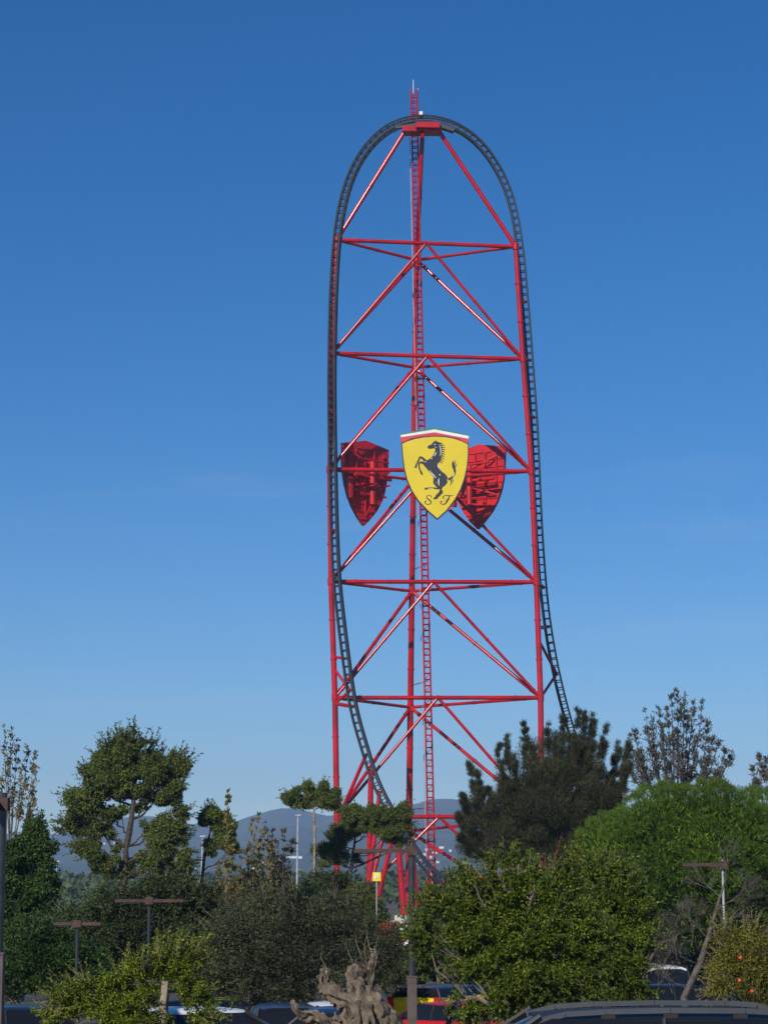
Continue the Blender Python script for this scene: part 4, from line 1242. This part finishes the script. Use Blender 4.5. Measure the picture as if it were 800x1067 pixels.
# ------------------------------------------------------------------ cars
def car(label, loc, rz, body_mat, L=4.3, W=1.78, H=1.48, belt=.92, kind='hatch', rails=False, group='cars parked in the car park', name='parked_car', roof_mat=None, cat='car'):
    root = empty(name, loc, label, cat, group, rz, local=True)
    h = L / 2
    w_ = W / 2
    if kind == 'van':
        top = [(-h, belt), (-h + .05, belt + .02), (h * .62, belt + .02), (h * .9, belt - .18), (h, belt - .32)]
        xr0, xf0, xr1, xf1 = -h + .08, h * .68, -h + .22, h * .30
    elif kind == 'suv':
        top = [(-h, belt - .06), (-h + .08, belt), (h * .40, belt + .02), (h * .55, belt + .02), (h * .9, belt - .08), (h, belt - .22)]
        xr0, xf0, xr1, xf1 = -h + .12, h * .58, -h + .45, h * .22
    elif kind == 'sedan':
        top = [(-h, belt - .1), (-h + .1, belt + .02), (-h * .5, belt + .04), (h * .36, belt + .02), (h * .88, belt - .14), (h, belt - .28)]
        xr0, xf0, xr1, xf1 = -h * .68, h * .42, -h * .36, h * .06
    else:
        top = [(-h, belt - .1), (-h + .08, belt), (h * .42, belt + .02), (h * .55, belt), (h * .9, belt - .14), (h, belt - .28)]
        xr0, xf0, xr1, xf1 = -h + .1, h * .48, -h + .5, h * .06
    TX = [a for a, b in top]; TZ = [b for a, b in top]
    st_x = sorted(set([-h, -h + .05, -h + .2, -h * .7, -h * .35, 0, h * .3, h * .5, h * .72, h * .88, h - .08, h]))
    mb = MB()
    n = 14
    for x in st_x:
        e = abs(x) / h
        ww = w_ * (1 - .10 * max(0, (e - .8) / .2) ** 2)
        zt = float(np.interp(x, TX, TZ)); zb = .22 + .14 * max(0, (e - .85) / .15)
        half = [(0, zb), (ww * .86, zb), (ww * .97, zb + .1), (ww, zb + .3), (ww * 1.0, zt - .2), (ww * .965, zt - .05), (ww * .9, zt)]
        ring = half + [(-y, z_) for y, z_ in half[::-1]]
        ring.insert(7, (0, zt + .025))
        ring = [r_ for i_, r_ in enumerate(ring) if not (i_ == len(ring) - 1)]
        mb.v += [(x, y, z_) for y, z_ in ring]
        n = len(ring)
    for i in range(len(st_x) - 1):
        for k_ in range(n):
            k2 = (k_ + 1) % n
            mb.f.append((i * n + k_, i * n + k2, (i + 1) * n + k2, (i + 1) * n + k_))
    mb.f.append(tuple(range(n))); mb.f.append(tuple((len(st_x) - 1) * n + k_ for k_ in range(n - 1, -1, -1)))
    b = mb.build('body', body_mat, root, smooth=True)
    # greenhouse
    zb = belt - .01; zt = H - .055
    wb, wt = w_ * .91, w_ * .73
    NX, = (9,)
    mb = MB()
    rows = 5
    for r_ in range(rows):
        t = r_ / (rows - 1)
        bulge = math.sin(t * math.pi) * .035
        x0 = xr0 + (xr1 - xr0) * t; x1 = xf0 + (xf1 - xf0) * t
        ww = wb + (wt - wb) * t + bulge; z_ = zb + (zt - zb) * t
        ring = [(x0 - bulge, -ww * .9), (x0 + .12, -ww), (x1 - .14, -ww), (x1 + bulge, -ww * .88), (x1 + bulge * 2 + .03, 0), (x1 + bulge, ww * .88), (x1 - .14, ww), (x0 + .12, ww), (x0 - bulge, ww * .9), (x0 - bulge - .02, 0)]
        mb.v += [(x, y, z_) for x, y in ring]
    m_ = 10
    for r_ in range(rows - 1):
        for k_ in range(m_):
            k2 = (k_ + 1) % m_
            mb.f.append((r_ * m_ + k_, r_ * m_ + k2, (r_ + 1) * m_ + k2, (r_ + 1) * m_ + k_))
    mb.build('windows', M['glass'], root, smooth=True)
    # roof skin
    mb = MB()
    gx, gy = 13, 9
    for j in range(gx):
        fx = j / (gx - 1)
        x = xr1 - .06 + (xf1 - xr1 + .12) * fx
        for i in range(gy):
            fy = i / (gy - 1) * 2 - 1
            wloc = wt * (1.02 - .10 * (abs(fx - .5) * 2) ** 3)
            z_ = H - .012 * abs(fy) ** 2 - .05 * abs(fy) ** 9 - .055 * (abs(fx - .45) / .55) ** 3
            mb.v.append((x, fy * wloc, z_))
    for j in range(gx - 1):
        for i in range(gy - 1):
            a = j * gy + i
            mb.f.append((a, a + gy, a + gy + 1, a + 1))
    base_n = len(mb.v)
    mb.v += [(x, y * .985, z_ - (.13 if kind == 'suv' else .06)) for x, y, z_ in mb.v[:base_n]]
    for j in range(gx - 1):
        for (i,) in ((0,), (gy - 1,)):
            a = j * gy + i
            mb.f.append((a, base_n + a, base_n + a + gy, a + gy))
    for i in range(gy - 1):
        for j in (0, gx - 1):
            a = j * gy + i
            mb.f.append((a, a + 1, base_n + a + 1, base_n + a))
    mb.build('roof', roof_mat or body_mat, root, smooth=True)
    # pillars
    for sg in (-1, 1):
        xm = (xr1 + xf1) / 2 + .05
        for P_, r_ in (([(xf0 - .03, sg * (wb * .93), zb), ((xf0 + xf1) / 2, sg * ((wb + wt) / 2 * .93 + .032), (zb + zt) / 2), (xf1 + .02, sg * (wt * .96), zt + .02)], .045),
                       ([(xr0 + .05, sg * (wb * .93), zb), ((xr0 + xr1) / 2, sg * ((wb + wt) / 2 * .93 + .032), (zb + zt) / 2), (xr1 - .02, sg * (wt * .96), zt + .02)], .045),
                       ([(xm, sg * (wb + .006), zb), (xm, sg * ((wb + wt) / 2 + .04), (zb + zt) / 2), (xm, sg * (wt + .005), zt)], .035)):
            mb = MB(); mb.path(P_, r_ * .75, 6); mb.build('pillar', M['trim'], root, smooth=True)
        if rails:
            mb = MB()
            rx0, rx1 = xr1 - .02, xf1 - .03
            zr = H + .0
            P = [(rx0, H - .06), (rx0 + .16, H + .0), (rx0 + .5, H + .018), ((rx0 + rx1) / 2, H + .022), (rx1 - .6, H + .01), (rx1 - .2, H - .015), (rx1 + .1, H - .09)]
            yy = sg * wt * .93
            for (xa, za), (xb, zb_) in zip(P, P[1:]):
                mb.beam((xa, yy, za), (xb + .004, yy, zb_), .05, .05)
            mb.build('roof_rail', M['silver'], root)
            for xx in (rx0 + .55, (rx0 + rx1) / 2, rx1 - .62):
                mb = MB(); mb.box((xx, yy, H - .03), (.14, .034, .09)); mb.build('rail_support', M['trim'], root)
    # wheels
    for wx in (-h * .62, h * .63):
        for sg in (-1, 1):
            mb = MB(); mb.tube((wx, sg * (w_ - .2), .32), (wx, sg * (w_ + .005), .32), .32, n=22)
            ty = mb.build('wheel', M['tyre'], root, smooth=True)
            mb = MB(); mb.tube((wx, sg * (w_ - .02), .32), (wx, sg * (w_ + .02), .32), .2, .19, n=16); mb.build('rim', M['rim'], ty, smooth=True)
    for sg in (-1, 1):
        mb = MB(); mb.box((h - .10, sg * w_ * .68, belt - .30), (.2, .32, .13)); mb.build('headlight', M['headlight'], root)
        mb = MB(); mb.box((-h + .07, sg * w_ * .82, belt - .16), (.18, .2, .26 if kind != 'van' else .42)); mb.build('taillight', M['taillight'], root)
        mb = MB(); mb.box((xf0 - .32, sg * (w_ + .06), belt + .06), (.12, .17, .12)); mb.build('mirror', body_mat, root)
    return root

def cp(name, col, rough=.25, metal=.0):
    return paint(name, col, rough, metal, var=.04, scale=2, coat=.08, spec=.3)
P_white = cp('white_car_paint', (.78, .78, .78)); P_black = cp('black_car_paint', (.012, .013, .016)); P_blue = cp('dark_blue_car_paint', (.012, .03, .075)); P_yellow = cp('yellow_car_paint', (.75, .52, .012))
P_red = cp('red_car_paint', (.42, .015, .015)); P_silver = cp('silver_car_paint', (.4, .41, .42), .3, .6); P_grey = cp('dark_grey_car_paint', (.010, .011, .013), .5, .0)
def place(px_, D_):
    return ((px_ - 400) / F * D_, D_, gz(D_) + .004)
car('dark grey car with silver roof rails in the lower right corner, nearest of all', (2.08, 21.95, gz(21.95) + .004), R(180), P_grey, L=4.8, W=1.88, H=1.515, belt=.98, kind='suv', rails=True, name='parked_car')
car('white hatchback behind the gnarled old olive trunk', place(374, 45), R(-68), P_white, H=1.5)
car('dark blue car close in front of the white hatchback', place(372, 38.6), R(-8), P_blue, H=1.46, kind='sedan')
car('white roofed car under the olive tree left of the old trunk', place(248, 38), R(8), P_white, H=1.46, L=4.1)
car('black car between the white roofed car and the old trunk', place(296, 46.5), R(98), P_black, H=1.5)
car('dark car with a red tail light at the lower left corner', place(48, 41), R(20), P_black, H=1.5)
car('yellow car with a dark roof behind the large citrus tree', place(468, 61), R(60), P_yellow, H=1.45, belt=1.13, kind='van', roof_mat=P_black)
car('red car in front of the yellow car under the large citrus', place(458, 51), R(144), P_red, H=1.36, kind='sedan')
car('white van with a red tail light seen between the citrus and bare shrub', place(652, 63), R(112), P_white, H=1.95, L=4.6, kind='van', belt=1.05, name='parked_van', cat='van')
car('black car parked right of the white van behind the bare shrub', place(706, 60), R(20), P_black, H=1.5)
car('silver car roof low in front of the white van', place(655, 47), R(10), P_silver, H=1.44)

# ------------------------------------------------------------------ street lamps
def lamp(label, px_, D_, top_y, plinth_y, arms, name='street_lamp', pole_r=.075, pole_m='pole', group='brown armed street lamps'):
    b0 = Vector(place(px_, D_)); x = b0.x
    rt = empty(name, b0, label, 'street lamp', group)
    zt = U(px_, top_y, D_).z; zp = U(px_, plinth_y, D_).z
    mb = MB(); mb.box((x, D_, (b0.z + zp) / 2), (.21, .21, zp - b0.z)); mb.box((x, D_, zp + .01), (.24, .24, .03)); mb.build('plinth', M['plinth'], rt)
    mb = MB(); mb.tube((x, D_, zp), (x, D_, zt), pole_r, n=12); mb.build('pole', M[pole_m], rt, smooth=True)
    for (a, b, y_, dy) in arms:
        za = U(px_, y_, D_).z
        p0 = Vector(((a - 400) / F * D_, D_ - .0, za)); p1 = Vector(((b - 400) / F * D_, D_ + dy, za))
        mb = MB(); mb.beam(p0, p1, .18, .085); mb.build('arm', M['corten'], rt)
        mb = MB(); mb.box(p0.lerp(p1, .22) - Vector((0, 0, .06)), (.4 if abs(a - b) > 20 else .15, .14, .025)); mb.build('light_panel', M['trim'], rt)
    mb = MB(); mb.box((x, D_, U(px_, arms[0][2], D_).z), (.22, .25, .2)); mb.build('bracket', M['corten'], rt)
    return rt
lamp('street lamp with one brown arm pointing left, in front of the red tower', 428.5, 48, 881, 1018, [(369, 432, 886.5, 0)], pole_r=.08)
lamp('dark pole with a tall brown plinth at the left edge of the picture', 6, 33, 826, 994, [(-2, 4, 838, -1.6)], pole_r=.085)
lamp('street lamp with a level brown crossbar over the dark dense tree', 160, 60, 933, 1015, [(125, 195, 938.5, 0)], pole_r=.045)
lamp('lower street lamp with a short brown crossbar, left of the taller crossbar lamp', 87, 61, 959.5, 1025, [(63, 111, 962.5, 0)], pole_r=.055)
lamp('street lamp with one brown arm before the umbrella pine', 747.5, 54, 896, 990, [(706, 750, 901, 0)], pole_r=.032, pole_m='galv')
# brown fence beam glimpsed behind the citrus
# tall thin light masts
for px_, ty, D_, lab in ((310.5, 850, 200, 'tall thin grey light mast left of the slim eucalyptus'), (211.5, 872, 190, 'tall thin grey light mast under the small round eucalyptus'), (60, 898, 210, 'short thin grey light mast right of the leafy tree at left')):
    b0 = Vector(((px_ - 400) / F * D_, D_, gz(D_)))
    rt = empty('light_mast', b0, lab, 'light mast', 'thin light masts')
    t0 = U(px_, ty, D_)
    mb = MB(); mb.tube(b0, t0, .11, .07, 8); mb.build('pole', M['galv'], rt, smooth=True)
    mb = MB(); mb.box(t0 + Vector((0, 0, .05)), (.5, .3, .12)); mb.build('lamp_head', M['galv'], rt)
# parking sign
D_ = 110
b0 = Vector(((392.5 - 400) / F * D_, D_, gz(D_)))
ps = empty('parking_sign', b0, 'yellow parking sign with a white letter on a thin pole before the tower', 'sign')
c = U(392.5, 913.5, D_)
mb = MB(); mb.tube(b0, (b0.x, D_ + .04, c.z - .1), .03, n=8); mb.build('pole', M['galv'], ps)
mb = MB(); mb.box(c, (.42, .04, .45)); mb.build('sign_plate', M['signyellow'], ps)
mb = MB()
mb.stroke([(c.x - .09, c.z - .14), (c.x - .09, c.z + .14)], [.06, .06], c.y - .035, c.y - .022)
mb.stroke([(c.x - .09, c.z + .13), (c.x + .04, c.z + .13), (c.x + .10, c.z + .065), (c.x + .04, c.z + .0), (c.x - .09, c.z + .0)], [.055] * 5, c.y - .034, c.y - .0215)
mb.build('letter', M['white'], ps)
